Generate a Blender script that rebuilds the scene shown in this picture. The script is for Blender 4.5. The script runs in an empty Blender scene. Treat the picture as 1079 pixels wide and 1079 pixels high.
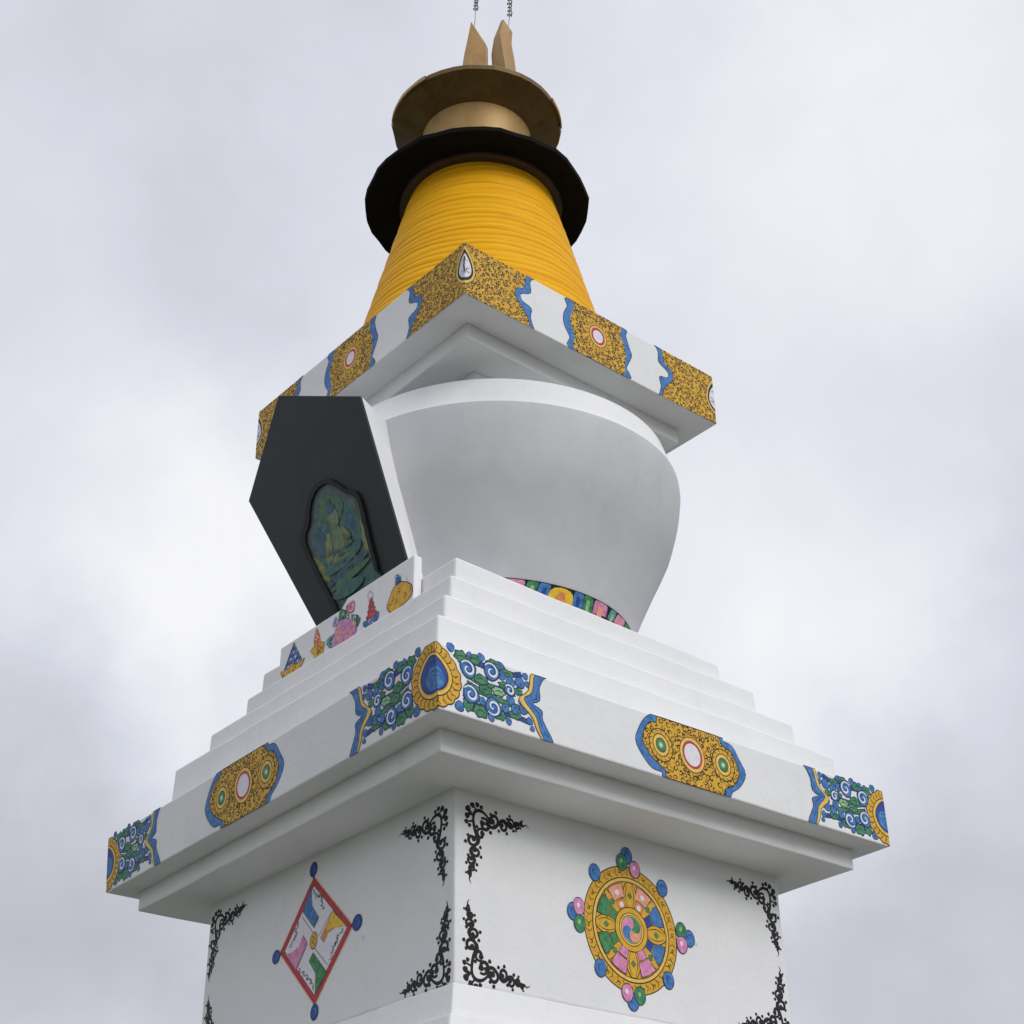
import bpy, bmesh, math, random
from mathutils import Vector, Matrix, noise
from mathutils.geometry import tessellate_polygon
random.seed(7)
sc = bpy.context.scene
COL = sc.collection
R = math.radians
V = Vector

# ------------------------------------------------------------------ materials
MATS = {}
def new_mat(name):
    m = bpy.data.materials.new(name); m.use_nodes = True
    nt = m.node_tree; b = nt.nodes['Principled BSDF']
    MATS[name] = m
    return m, nt, b
def N(nt, t, **k):
    n = nt.nodes.new(t)
    for a, v in k.items():
        if a in n.inputs: n.inputs[a].default_value = v
        else: setattr(n, a, v)
    return n
def ramp(nt, fac, stops):
    r = nt.nodes.new('ShaderNodeValToRGB')
    while len(r.color_ramp.elements) < len(stops): r.color_ramp.elements.new(0.5)
    for e, (p, c) in zip(r.color_ramp.elements, stops):
        e.position = p; e.color = (*c, 1)
    nt.links.new(fac, r.inputs[0]); return r.outputs[0]
def bump(nt, b, height, strength, dist):
    bp = N(nt, 'ShaderNodeBump', Strength=strength, Distance=dist)
    nt.links.new(height, bp.inputs['Height']); nt.links.new(bp.outputs[0], b.inputs['Normal'])
def geo_pos(nt):
    return nt.nodes.new('ShaderNodeNewGeometry').outputs['Position']
def tex_noise(nt, vec, scale, detail=5, rough=.55, dist=0):
    n = N(nt, 'ShaderNodeTexNoise', Scale=scale, Detail=detail, Roughness=rough, Distortion=dist)
    nt.links.new(vec, n.inputs['Vector']); return n.outputs['Fac']
def mapping(nt, vec, scale):
    m = N(nt, 'ShaderNodeMapping', Scale=scale); nt.links.new(vec, m.inputs['Vector']); return m.outputs[0]
def mix(nt, fac, a, b, mode='MIX'):
    m = nt.nodes.new('ShaderNodeMix'); m.data_type = 'RGBA'; m.blend_type = mode
    for s, v in ((m.inputs[0], fac), (m.inputs[6], a), (m.inputs[7], b)):
        if hasattr(v, 'links'): nt.links.new(v, s)
        elif isinstance(v, (int, float)): s.default_value = v
        else: s.default_value = (*v, 1)
    return m.outputs[2]

def plaster(name, c0, c1, rough=.62, bs=.35, mott=1.0):
    m, nt, b = new_mat(name)
    P = geo_pos(nt)
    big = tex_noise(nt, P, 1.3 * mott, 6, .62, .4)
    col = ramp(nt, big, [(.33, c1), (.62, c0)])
    # thin rain streaks and grime specks of the lime wash
    st = tex_noise(nt, mapping(nt, P, (9, 9, .8)), 1.0, 4, .6)
    stc = ramp(nt, st, [(.22, (.945, .94, .93)), (.42, (1, 1, 1))])
    col = mix(nt, 1.0, col, stc, 'MULTIPLY')
    sp = tex_noise(nt, P, 38, 3, .7)
    spc = ramp(nt, sp, [(.22, (.86, .85, .83)), (.34, (1, 1, 1))])
    col = mix(nt, 1.0, col, spc, 'MULTIPLY')
    nt.links.new(col, b.inputs['Base Color']); b.inputs['Roughness'].default_value = rough
    b.inputs['Specular IOR Level'].default_value = .25
    n1 = tex_noise(nt, P, 4.5, 4, .5); n2 = tex_noise(nt, P, 30, 5, .6)
    ad = N(nt, 'ShaderNodeMath', operation='MULTIPLY_ADD'); nt.links.new(n1, ad.inputs[0]); ad.inputs[1].default_value = 3.0
    nt.links.new(n2, ad.inputs[2])
    bump(nt, b, ad.outputs[0], bs, .012)
    return m
plaster('white_plaster', (.84, .84, .848), (.80, .803, .812), bs=.22)
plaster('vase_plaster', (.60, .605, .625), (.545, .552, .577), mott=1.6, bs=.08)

def paint(name, rgb, var=.25, rough=.55, scale=26, metal=0, rgb2=None):
    m, nt, b = new_mat(name)
    P = geo_pos(nt)
    f = tex_noise(nt, P, scale, 4, .65)
    lo = tuple(c * (1 - var) for c in rgb); hi = rgb2 or tuple(min(1, c * (1 + var)) for c in rgb)
    nt.links.new(ramp(nt, f, [(.32, lo), (.68, hi)]), b.inputs['Base Color'])
    b.inputs['Roughness'].default_value = rough; b.inputs['Metallic'].default_value = metal
    b.inputs['Specular IOR Level'].default_value = .3
    return m
paint('gold_paint', (.74, .415, .030), .18, rgb2=(.80, .46, .040))
paint('pale_gold_paint', (.82, .54, .12), .15)
paint('black_paint', (.010, .010, .011), .3)
paint('brown_line_paint', (.060, .030, .014), .4)
paint('blue_paint', (.045, .175, .50), .3, rgb2=(.085, .27, .60))
paint('deep_blue_paint', (.022, .070, .32), .3)
paint('navy_line_paint', (.012, .028, .11), .3)
paint('green_paint', (.040, .23, .095), .35, rgb2=(.085, .34, .13))
paint('pale_green_paint', (.30, .52, .26), .2)
paint('red_paint', (.50, .050, .060), .25)
paint('orange_paint', (.80, .25, .085), .25, rgb2=(.85, .36, .12))
paint('salmon_paint', (.82, .36, .24), .2)
paint('pink_paint', (.74, .21, .45), .25, rgb2=(.83, .36, .58))
paint('yellow_paint', (.86, .54, .045), .2)
paint('teal_paint', (.10, .33, .33), .3)
paint('purple_paint', (.34, .25, .48), .25)
paint('lilac_white_paint', (.78, .76, .82), .06)
paint('white_line_paint', (.82, .82, .84), .05)
paint('muted_teal_paint', (0.057, 0.142, 0.128), .4, .35, 18)
paint('muted_blue_paint', (0.043, 0.108, 0.155), .4, .35, 18)
paint('muted_green_paint', (0.068, 0.162, 0.088), .4, .35, 18)
paint('muted_yellow_paint', (0.220, 0.240, 0.105), .35, .35, 18)
paint('muted_skin_paint', (0.155, 0.223, 0.115), .3, .35, 18)
paint('muted_ground_paint', (0.084, 0.109, 0.109), .3, .35, 18)

def granite():
    m, nt, b = new_mat('black_granite')
    P = geo_pos(nt)
    v = N(nt, 'ShaderNodeTexVoronoi', Scale=160.0); nt.links.new(P, v.inputs['Vector'])
    c1 = ramp(nt, v.outputs['Color'], [(.2, (.007, .0145, .0140)), (.75, (.011, .021, .0205)), (.95, (.024, .036, .035))])
    c2 = ramp(nt, tex_noise(nt, P, 3.0, 5, .6), [(.35, (.82, .82, .82)), (.65, (1.1, 1.12, 1.12))])
    nt.links.new(mix(nt, 1, c1, c2, 'MULTIPLY'), b.inputs['Base Color'])
    b.inputs['Roughness'].default_value = .45; b.inputs['Specular IOR Level'].default_value = .35
granite()

def yellow_spire():
    m, nt, b = new_mat('yellow_spire_paint')
    P = geo_pos(nt)
    f = tex_noise(nt, mapping(nt, P, (1.6, 1.6, 14)), 1.0, 5, .6, .6)
    c = ramp(nt, f, [(.26, (.80, .36, .010)), (.50, (.88, .44, .010)), (.78, (.92, .50, .018))])
    nt.links.new(c, b.inputs['Base Color']); b.inputs['Roughness'].default_value = .5
    b.inputs['Specular IOR Level'].default_value = .08
    bump(nt, b, tex_noise(nt, mapping(nt, P, (4, 4, 10)), 3.0, 4, .6), .3, .010)
yellow_spire()

def sheet(name, rgb, rgb2, rough, metal, scale=5):
    m, nt, b = new_mat(name)
    P = geo_pos(nt)
    f = tex_noise(nt, mapping(nt, P, (1, 1, .5)), scale, 6, .68, .5)
    nt.links.new(ramp(nt, f, [(.3, rgb), (.7, rgb2)]), b.inputs['Base Color'])
    r = N(nt, 'ShaderNodeMapRange'); nt.links.new(f, r.inputs[0]); r.inputs[3].default_value = rough - .1; r.inputs[4].default_value = rough + .15
    nt.links.new(r.outputs[0], b.inputs['Roughness']); b.inputs['Metallic'].default_value = metal
    bump(nt, b, f, .25, .02)
sheet('black_sheet_metal', (.0040, .0048, .0062), (.0085, .0098, .0115), .8, 0)
MATS['black_sheet_metal'].node_tree.nodes['Principled BSDF'].inputs['Specular IOR Level'].default_value = .12
sheet('brown_sheet_metal', (.15, .090, .028), (.25, .16, .055), .5, .15)
sheet('dark_brown_sheet_metal', (.035, .018, .008), (.075, .040, .018), .5, 0)
sheet('copper_gold_sheet', (.40, .235, .070), (.52, .33, .115), .45, .15)
sheet('horn_gold_sheet', (.33, .19, .062), (.45, .275, .10), .42, .25, 7)
sheet('wire_steel', (.10, .10, .105), (.2, .2, .2), .4, .6)

def earth():
    m, nt, b = new_mat('grassy_earth')
    P = geo_pos(nt)
    c = ramp(nt, tex_noise(nt, P, .35, 8, .65), [(.3, (.045, .055, .026)), (.5, (.065, .072, .036)), (.7, (.115, .10, .075))])
    g2 = ramp(nt, tex_noise(nt, P, 14, 4, .7), [(.3, (.7, .7, .7)), (.7, (1.25, 1.25, 1.2))])
    nt.links.new(mix(nt, 1, c, g2, 'MULTIPLY'), b.inputs['Base Color']); b.inputs['Roughness'].default_value = .9
earth()

# ------------------------------------------------------------------ object helpers
def mesh_obj(name, verts, faces, mats, parent=None, fmat=None, smooth=False, bevel=0, seg=2):
    me = bpy.data.meshes.new(name)
    me.from_pydata([tuple(v) for v in verts], [], faces)
    if isinstance(mats, str): mats = [mats]
    for m in mats: me.materials.append(MATS[m])
    if fmat: me.polygons.foreach_set('material_index', fmat)
    if smooth: me.polygons.foreach_set('use_smooth', [True] * len(me.polygons))
    me.update()
    o = bpy.data.objects.new(name, me); COL.objects.link(o)
    if parent is not None: o.parent = parent
    if bevel:
        md = o.modifiers.new('edge_rounding', 'BEVEL'); md.width = bevel; md.segments = seg; md.limit_method = 'ANGLE'
    return o
def tag(o, label, cat, group=None, kind=None):
    if kind: o['kind'] = kind
    if label: o['label'] = label
    if cat: o['category'] = cat
    if group: o['group'] = group
def quadring(n, loops, close_first=False, close_last=False):
    f = []
    for k in range(loops - 1):
        for i in range(n):
            a = k * n + i; b = k * n + (i + 1) % n
            f.append((a, b, b + n, a + n))
    if close_first: f.append(tuple(range(n))[::-1])
    if close_last: f.append(tuple(range((loops - 1) * n, loops * n)))
    return f
def block(name, bot, z0, top, z1, mat, parent, bevel=.012, wavy=.006, keep=None):
    """plastered course: the faces and arrises wander a few millimetres, always inwards"""
    bm = bmesh.new()
    vs = [bm.verts.new((x, y, z0)) for x, y in bot] + [bm.verts.new((x, y, z1)) for x, y in top]
    for f in quadring(4, 2, True, True): bm.faces.new([vs[i] for i in f])
    long = [e for e in bm.edges if e.calc_length() > .8]
    bmesh.ops.subdivide_edges(bm, edges=long, cuts=22, use_grid_fill=True)
    for v in bm.verts:
        if keep and keep(v.co): continue
        q = v.co * 1.9 + V((len(name) * 3.1, z0 * 5, z1 * 3))
        for ax_, k in ((0, 1.0), (1, 1.0)):
            d = (noise.noise(q + V((0, 0, 11 * ax_))) + .5 * noise.noise(q * 3.3)) * .5 - .5
            d = min(0, d)
            if abs(v.co[ax_]) > .6: v.co[ax_] += math.copysign(d * wavy, v.co[ax_])
        v.co.z += noise.noise(q * 1.3 + V((7, 3, 1))) * wavy * .7
    bmesh.ops.recalc_face_normals(bm, faces=bm.faces)
    me = bpy.data.meshes.new(name); bm.to_mesh(me); bm.free(); me.materials.append(MATS[mat])
    o = bpy.data.objects.new(name, me); COL.objects.link(o)
    if parent is not None: o.parent = parent
    md = o.modifiers.new('edge_rounding', 'BEVEL'); md.width = bevel; md.segments = 2; md.limit_method = 'ANGLE'
    return o
def lathe(name, prof, cx, cy, seg, mat, parent, smooth=True, wob=None, caps=(False, False)):
    v = []
    for k, (r, z) in enumerate(prof):
        for i in range(seg):
            a = 2 * math.pi * i / seg
            dr, dz = wob(a, k) if wob else (0, 0)
            v.append((cx + (r + dr) * math.cos(a), cy + (r + dr) * math.sin(a), z + dz))
    o = mesh_obj(name, v, quadring(seg, len(prof), *caps), mat, parent, smooth=smooth)
    return o
def sharp(o, ang=35):
    bm = bmesh.new(); bm.from_mesh(o.data)
    for e in bm.edges:
        if len(e.link_faces) == 2 and e.calc_face_angle(0) > R(ang): e.smooth = False
    bm.to_mesh(o.data); bm.free()
def scaled(c, k):
    return [(x * k, y * k) for x, y in c]

# ------------------------------------------------------------------ painted decoration, drawn in metres on a face
class Face:
    """bilinear map from (s along the face from the front corner, t height) to the wall surface"""
    def __init__(self, F0, E0, F1, E1, sign):
        self.a, self.b, self.c, self.d = map(V, (F0, E0, F1, E1))
        self.len = (self.b - self.a).length; self.h = self.c.z - self.a.z
        n = (self.b - self.a).cross(self.c - self.a).normalized()
        mid = (self.a + self.b) / 2
        if n.dot(V((mid.x, mid.y, 0))) < 0: n = -n
        self.n = n
    def __call__(self, s, t, off):
        u = s / self.len; w = t / self.h
        return self.a.lerp(self.b, u).lerp(self.c.lerp(self.d, u), w) + self.n * off
def clip(poly, keep):
    out = []
    for i in range(len(poly)):
        p, q = poly[i], poly[(i + 1) % len(poly)]
        a, b = keep(p), keep(q)
        if a >= 0: out.append(p)
        if (a >= 0) != (b >= 0):
            k = a / (a - b); out.append((p[0] + (q[0] - p[0]) * k, p[1] + (q[1] - p[1]) * k))
    return out
class Art:
    """collects flat painted shapes; every layer lies a hair above the one below"""
    def __init__(self, base=.0032): self.p = []; self.off = base; self.box = None
    def up(self, d=.0003): self.off += d
    def fill(self, pts, mat, d=.00004):
        self.off += d
        self.p.append(([tuple(q) for q in pts], mat, self.off))
    def strip(self, pts, w0, w1, mat, wm=None, d=.000016):
        """ribbon along pts, width w0 -> (wm) -> w1"""
        self.off += d
        n = len(pts); L = []; Rr = []
        for i in range(n):
            a = pts[max(0, i - 1)]; b = pts[min(n - 1, i + 1)]
            dx, dy = b[0] - a[0], b[1] - a[1]; l = math.hypot(dx, dy) or 1
            u = i / (n - 1)
            w = (w0 + (w1 - w0) * u) if wm is None else (w0 + (wm - w0) * u * 2 if u < .5 else wm + (w1 - wm) * (u * 2 - 1))
            L.append((pts[i][0] - dy / l * w / 2, pts[i][1] + dx / l * w / 2)); Rr.append((pts[i][0] + dy / l * w / 2, pts[i][1] - dx / l * w / 2))
        for i in range(n - 1):
            self.p.append(([L[i], L[i + 1], Rr[i + 1], Rr[i]], mat, self.off))
    def disc(self, x, y, rx, mat, ry=None, n=22, ph=0, wob=0, k=5, d=.000016):
        ry = ry or rx
        self.fill([(x + rx * (1 + wob * math.sin(k * a + ph)) * math.cos(a), y + ry * (1 + wob * math.sin(k * a + ph)) * math.sin(a)) for a in (2 * math.pi * i / n for i in range(n))], mat, d)
    def ring(self, x, y, r, w, mat, ry=None, n=36):
        ry = ry or r
        self.off += .000016
        for i in range(n):
            a, b = 2 * math.pi * i / n, 2 * math.pi * (i + 1) / n
            q = []
            for (ang, k) in ((a, 1), (b, 1), (b, 0), (a, 0)):
                q.append((x + (r - w * (1 - k)) * math.cos(ang), y + (ry - w * (1 - k)) * math.sin(ang)))
            self.p.append((q, mat, self.off))
    def mirror(self, f):
        b = Art(); b.p = [([f(q) for q in poly], m, o) for poly, m, o in self.p]; b.off = self.off; return b
    def build(self, name, fmap, parent, keep=None, more=None):
        """fmap(s,t,off); more = list of (keep, fmap) for shapes that run round a corner"""
        verts, faces, fm, mats = [], [], [], []
        for kp, mp in (more or [(keep, fmap)]):
            for poly, m, off in self.p:
                if kp: poly = clip(poly, kp)
                if len(poly) < 3: continue
                if m not in mats: mats.append(m)
                b = len(verts)
                verts += [mp(s, t, off) for s, t in poly]
                if len(poly) <= 4: faces.append(tuple(range(b, b + len(poly)))); fm.append(mats.index(m))
                else:
                    for tri in tessellate_polygon([[V((s, t, 0)) for s, t in poly]]):
                        faces.append(tuple(b + i for i in tri)); fm.append(mats.index(m))
        # origin at the middle of the decoration
        c = sum(verts, V()) / len(verts)
        o = mesh_obj(name, [v - c for v in verts], faces, mats, parent, fm)
        o.location = c
        return o
def spiral(x, y, r0, r1, a0, turns, n=16, hand=1):
    return [(x + (r0 + (r1 - r0) * i / n) * math.cos(a0 + hand * 2 * math.pi * turns * i / n), y + (r0 + (r1 - r0) * i / n) * math.sin(a0 + hand * 2 * math.pi * turns * i / n)) for i in range(n + 1)]
def bez(p0, p1, p2, p3, n=10):
    o = []
    for i in range(n + 1):
        t = i / n; k = 1 - t
        o.append(tuple(k**3 * a + 3 * k * k * t * b + 3 * k * t * t * c + t**3 * d for a, b, c, d in zip(p0, p1, p2, p3)))
    return o
def inside(p, poly):
    x, y = p; r = False
    for i in range(len(poly)):
        (x1, y1), (x2, y2) = poly[i], poly[i - 1]
        if (y1 > y) != (y2 > y) and x < (x2 - x1) * (y - y1) / (y2 - y1) + x1: r = not r
    return r
def scribble(A, poly, step, w, mats=('black_paint', 'brown_line_paint'), avoid=(), seed=1):
    """the dense hand-drawn tendrils on the gold grounds"""
    rnd = random.Random(seed)
    xs = [p[0] for p in poly]; ys = [p[1] for p in poly]; pts = []
    for _ in range(9000):
        p = (rnd.uniform(min(xs), max(xs)), rnd.uniform(min(ys), max(ys)))
        if not inside(p, poly) or any(((p[0] - ax) / ar)**2 + ((p[1] - ay) / br)**2 < 1 for ax, ay, ar, br in avoid): continue
        if all((p[0] - q[0])**2 + (p[1] - q[1])**2 > step * step for q in pts): pts.append(p)
    base = A.off
    for i, (x, y) in enumerate(pts):
        A.off = base + (i % 30) * .000014
        r = step * rnd.uniform(.50, .68); a = rnd.uniform(0, 6.28); h = rnd.choice((-1, 1))
        sp = spiral(x, y, r, r * .18, a, rnd.uniform(.85, 1.35), 13, h)
        sp = [p for p in sp if inside(p, poly)]
        if len(sp) > 3: A.strip(sp, w * .5, w * .6, mats[0] if rnd.random() < .5 else mats[1], wm=w * rnd.uniform(.9, 1.5), d=0)
    A.off = base + .0006
def hull_wave(poly, k):
    cx = sum(p[0] for p in poly) / len(poly); cy = sum(p[1] for p in poly) / len(poly)
    return [(cx + (x - cx) * k, cy + (y - cy) * k) for x, y in poly]
T = {
'brB_R':[(0.860,0.459),(0.799,0.361),(0.792,0.262),(0.730,0.226),(0.804,0.195),(0.804,0.133),(0.878,0.004),(0.818,-0.011),(0.776,0.056),(0.749,0.145),(0.663,0.236),(0.734,0.299),(0.771,0.443)],
'brY_R':[(0.771,0.443),(0.734,0.299),(0.663,0.236),(0.749,0.145),(0.776,0.056),(0.818,-0.011),(0.787,0.002),(0.745,0.066),(0.720,0.132),(0.621,0.224),(0.703,0.303),(0.739,0.443)],
'brB_L':[(0.992,0.478),(0.924,0.390),(0.915,0.282),(0.826,0.243),(0.906,0.236),(0.894,0.146),(0.959,0.013),(0.864,0.010),(0.832,0.125),(0.775,0.203),(0.766,0.270),(0.864,0.350),(0.885,0.467)],
'brY_L':[(0.885,0.467),(0.864,0.350),(0.766,0.270),(0.775,0.203),(0.832,0.125),(0.864,0.010),(0.817,0.010),(0.788,0.110),(0.728,0.239),(0.816,0.360),(0.846,0.467)],
'medo':[(1.838,0.449),(1.775,0.438),(1.699,0.389),(1.642,0.317),(1.593,0.210),(1.637,0.118),(1.718,0.044),(1.803,0.036),(1.830,0.002),(2.123,0.008),(2.404,-0.004),(2.461,0.047),(2.545,0.105),(2.613,0.209),(2.564,0.305),(2.505,0.390),(2.419,0.408),(2.403,0.440),(2.130,0.453)],
'medi':[(1.838,0.439),(1.797,0.382),(1.722,0.357),(1.655,0.235),(1.710,0.136),(1.793,0.081),(1.840,0.055),(1.862,0.004),(2.123,0.004),(2.365,-0.003),(2.396,0.057),(2.478,0.096),(2.545,0.187),(2.533,0.258),(2.487,0.342),(2.410,0.366),(2.362,0.427),(2.130,0.449)],
'm3o':[(1.075,0.517),(1.080,0.432),(1.039,0.341),(1.031,0.242),(1.059,0.170),(1.093,0.109),(1.075,-0.001),(1.412,0.007),(1.754,-0.000),(1.759,0.068),(1.733,0.107),(1.803,0.254),(1.780,0.340),(1.749,0.449),(1.745,0.528),(1.405,0.527)],
'm3i':[(1.159,0.516),(1.155,0.444),(1.109,0.333),(1.118,0.242),(1.149,0.137),(1.143,0.015),(1.412,0.011),(1.677,-0.005),(1.714,0.116),(1.732,0.229),(1.720,0.329),(1.678,0.414),(1.681,0.523),(1.405,0.527)],
'c3R':[(0.723,0.556),(0.675,0.464),(0.679,0.357),(0.573,0.295),(0.587,0.229),(0.682,0.200),(0.672,0.101),(0.706,-0.009),(0.663,0.026),(0.621,0.118),(0.520,0.238),(0.530,0.330),(0.613,0.380),(0.639,0.519)],
'c3L':[(0.770,0.553),(0.738,0.437),(0.726,0.371),(0.620,0.297),(0.647,0.234),(0.702,0.196),(0.718,0.120),(0.771,0.031),(0.697,0.050),(0.672,0.149),(0.609,0.210),(0.555,0.306),(0.680,0.422),(0.703,0.540)],
'dm_frame':[(1.598,1.054),(1.100,0.602),(1.511,0.177),(1.984,0.619)],
'dm_blue':[(1.612,0.997),(1.716,0.847),(1.564,0.701),(1.511,0.759),(1.599,0.856),(1.616,0.937)],
'dm_yel':[(1.339,0.754),(1.169,0.618),(1.301,0.636),(1.384,0.621),(1.427,0.568),(1.469,0.609)],
'dm_pink':[(1.699,0.674),(1.644,0.612),(1.765,0.458),(1.910,0.592),(1.819,0.588),(1.742,0.608)],
'dm_green':[(1.557,0.524),(1.601,0.475),(1.515,0.378),(1.512,0.244),(1.381,0.360)],
'dm_cen':[(1.560,0.609)],
'dm_l1':[(1.723,0.810),(1.581,0.673)],
'dm_l2':[(1.541,0.552),(1.376,0.405)],
'dm_q1':[(1.584,0.957),(1.545,0.914),(1.515,0.909),(1.482,0.859),(1.482,0.822),(1.437,0.789)],
'dm_q2':[(1.195,0.598),(1.258,0.571),(1.283,0.535),(1.319,0.512),(1.334,0.463),(1.366,0.408)],
'dm_q3':[(1.759,0.775),(1.785,0.737),(1.791,0.695),(1.837,0.662),(1.873,0.627)],
'dm_q4':[(1.725,0.450),(1.652,0.408),(1.610,0.367),(1.557,0.320),(1.523,0.267)],
'dm_d1':[(1.357,0.753),(1.499,0.627)],
'dm_d2':[(1.633,0.605),(1.746,0.465)],
'dm_jt':[(1.607,1.113),(1.601,1.050)],
'dm_jr':[(1.041,0.608),(1.113,0.605)],
'dm_jb':[(1.506,0.126),(1.512,0.182)],
'dm_jl':[(2.033,0.603),(1.963,0.612)],
'of_a_blue':[(1.593,0.289),(1.662,0.224),(1.723,0.091),(1.643,0.052),(1.570,0.070),(1.466,0.076),(1.434,0.118),(1.526,0.226)],
'of_a_gold':[(1.722,0.082),(1.667,-0.002),(1.502,-0.001),(1.430,0.071),(1.570,0.074)],
'of_b_red':[(1.251,0.291),(1.282,0.212),(1.268,0.162),(1.222,0.135),(1.190,0.158)],
'of_b_gold':[(1.323,0.120),(1.267,0.143),(1.144,0.131),(1.156,0.037),(1.199,-0.026),(1.259,-0.003),(1.275,0.074)],
'of_c_pink':[(0.994,0.134),(1.013,0.026),(0.941,-0.002),(0.844,0.004),(0.736,0.031),(0.722,0.104),(0.830,0.192),(0.943,0.212)],
'of_c_bud':[(0.756,0.323),(0.853,0.318),(0.820,0.251),(0.750,0.240)],
'of_c_l1':[(0.923,0.320),(0.945,0.239),(0.829,0.174),(0.819,0.242)],
'of_c_l2':[(0.776,0.215),(0.662,0.141),(0.712,0.083),(0.758,0.145)],
'of_c_l3':[(1.112,0.118),(1.034,0.039),(0.991,0.097),(1.037,0.142)],
'of_c_pur':[(0.991,0.285),(1.029,0.219),(0.948,0.205)],
'of_d_red':[(0.554,0.238),(0.567,0.146),(0.596,0.088),(0.442,0.048),(0.504,0.217)],
'of_d_blue':[(0.610,0.088),(0.602,0.047),(0.533,0.010),(0.441,0.034),(0.431,0.102),(0.483,0.077)],
'of_d_hook':[(0.559,0.240),(0.576,0.300),(0.545,0.319),(0.507,0.280),(0.512,0.220)],
'of_e_gold':[(0.301,0.132),(0.318,0.086),(0.258,0.024),(0.143,0.031),(0.037,0.063),(0.032,0.147),(0.150,0.223),(0.240,0.219)],
'of_e_knob':[(0.194,0.221),(0.229,0.267),(0.210,0.302),(0.173,0.289),(0.156,0.243)],
'of_e_line':[(0.099,0.245),(0.078,0.210),(0.066,0.179)],
}
CLOUDS = [((.615, .402, .679), .30, .42), ((.348, .847, .401), .15, -.28), ((.397, .88, .259), .20, -.34), ((.366, .792, .49), .22, .34), ((.697, .552, .458), .22, .46),
          ((.693, .483, .536), .14, -.08), ((.793, .491, .359), .24, -.05), ((.31, .619, .721), .25, -.04), ((.30, .52, .80), .22, -.06), ((.47, .743, .477), .2, .34), ((.783, .566, .258), .20, -.17), ((.552, .651, .60), .25, .18)]
CLOUDRAMP = [(.0, (.42, .425, .46)), (.3, (.57, .58, .635)), (.5, (.68, .70, .77)), (.75, (.80, .81, .875)), (1.0, (.93, .93, .96))]
CLOUDGAIN = 10.3
ZENITH = 1.2
SUN_E = 1.45
EXPOSURE = 0.0
# ------------------------------------------------------------------ the stupa
GZ = -5.2                      # ground level (the wall top is z = 0)
stupa = bpy.data.objects.new('stupa', None); COL.objects.link(stupa); stupa.location = (0, 0, GZ)
tag(stupa, 'tall white Buddhist stupa with yellow ringed spire, painted cornices and black granite niche', 'stupa')
def S(o):                      # make o a part of the stupa, staying where it was built
    o.parent = stupa; o.matrix_parent_inverse = Matrix.Translation((0, 0, -GZ)); return o

W0 = [(-1.5162, -1.4837), (1.4535, -1.5098), (1.4801, 1.5203), (-1.4896, 1.5464)]
L1 = [(-1.9352, -1.8796), (1.7829, -1.9634), (1.8711, 1.9511), (-1.847, 2.0349)]
L2 = [(-2.1188, -2.0969), (1.9668, -2.1703), (2.0441, 2.1382), (-2.0414, 2.2115)]
T2 = [(-2.1538, -2.0969), (1.9668, -2.1703), (2.0441, 2.1382), (-2.0764, 2.2115)]
S1 = [(-1.8589, -1.738), (2.0069, -1.7297), (1.9997, 1.6208), (-1.8661, 1.6125)]
S2 = [(-1.6635, -1.5574), (1.807, -1.5365), (1.789, 1.4531), (-1.6815, 1.4322)]
S3 = [(-1.4671, -1.3678), (1.6044, -1.3425), (1.5828, 1.2717), (-1.4887, 1.2464)]
S4 = [(-1.3512, -1.268), (1.3705, -1.2042), (1.3117, 1.2402), (-1.39, 1.1864)]
L3 = [(-1.4275, -1.461), (1.3834, -1.4351), (1.3558, 1.5472), (-1.455, 1.5213)]
I3 = [(-1.1873, -1.188), (1.172, -1.1686), (1.1526, 1.1882), (-1.2067, 1.1688)]
J3 = [(-.878, -.886), (.862, -.87), (.85, .885), (-.89, .872)]
WH = 'white_plaster'
def spread(c, k): return [(x + k * (1 if x > 0 else -1), y + k * (1 if y > 0 else -1)) for x, y in c]

wall = S(block('wall', W0, -1.197, W0, .05, WH, None, .014, wavy=.0035))
# base courses under the painted storey, each battered outwards
S(block('base_course', spread(W0, .075), -1.40, spread(W0, .012), -1.197, WH, None, .012))
S(block('base_course', spread(W0, .19), -1.66, spread(W0, .10), -1.40, WH, None, .014))
S(block('base_course', spread(W0, .30), -2.0, spread(W0, .215), -1.66, WH, None, .014))
S(block('lower_terrace', spread(W0, .36), -3.6, spread(W0, .33), -2.0, WH, None, .02))
S(block('lower_terrace', spread(W0, .95), GZ - .02, spread(W0, .9), -3.6, WH, None, .02))

cornice = S(block('cornice_slab', L1, .0203, L1, .180, WH, None, .012))
frieze = S(block('frieze_slab', L2, .1715, T2, .6025, WH, None, .011, wavy=.0035))
zz = [.6025, 1.0307, 1.3167, 1.6143, 1.8367]
for k, c in enumerate((S1, S2, S3, S4)):
    S(block('step', scaled(c, 1.006), zz[k] - .02, c, zz[k + 1], WH, None, .020, wavy=.012))
shelf = S(block('offering_shelf', [(-1.45, -.905), (-1.378, -.905), (-1.378, .87), (-1.45, .87)], 1.600, [(-1.45, -.907), (-1.378, -.907), (-1.378, .865), (-1.45, .865)], 1.965, WH, None, .01, wavy=.002))
for v in shelf.data.vertices:           # the shelf top is a little out of level
    if v.co.z > 1.9: v.co.z += .024 if v.co.y < 0 else -.040
under = S(block('spire_base_soffit', I3, 3.9102, I3, 4.068, WH, None, .014))
S(block('spire_base_neck', J3, 3.70, J3, 3.914, WH, None, .012))
slab = S(block('spire_base_slab', L3, 4.0617, L3, 4.583, WH, None, .011, wavy=.0035))

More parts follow.
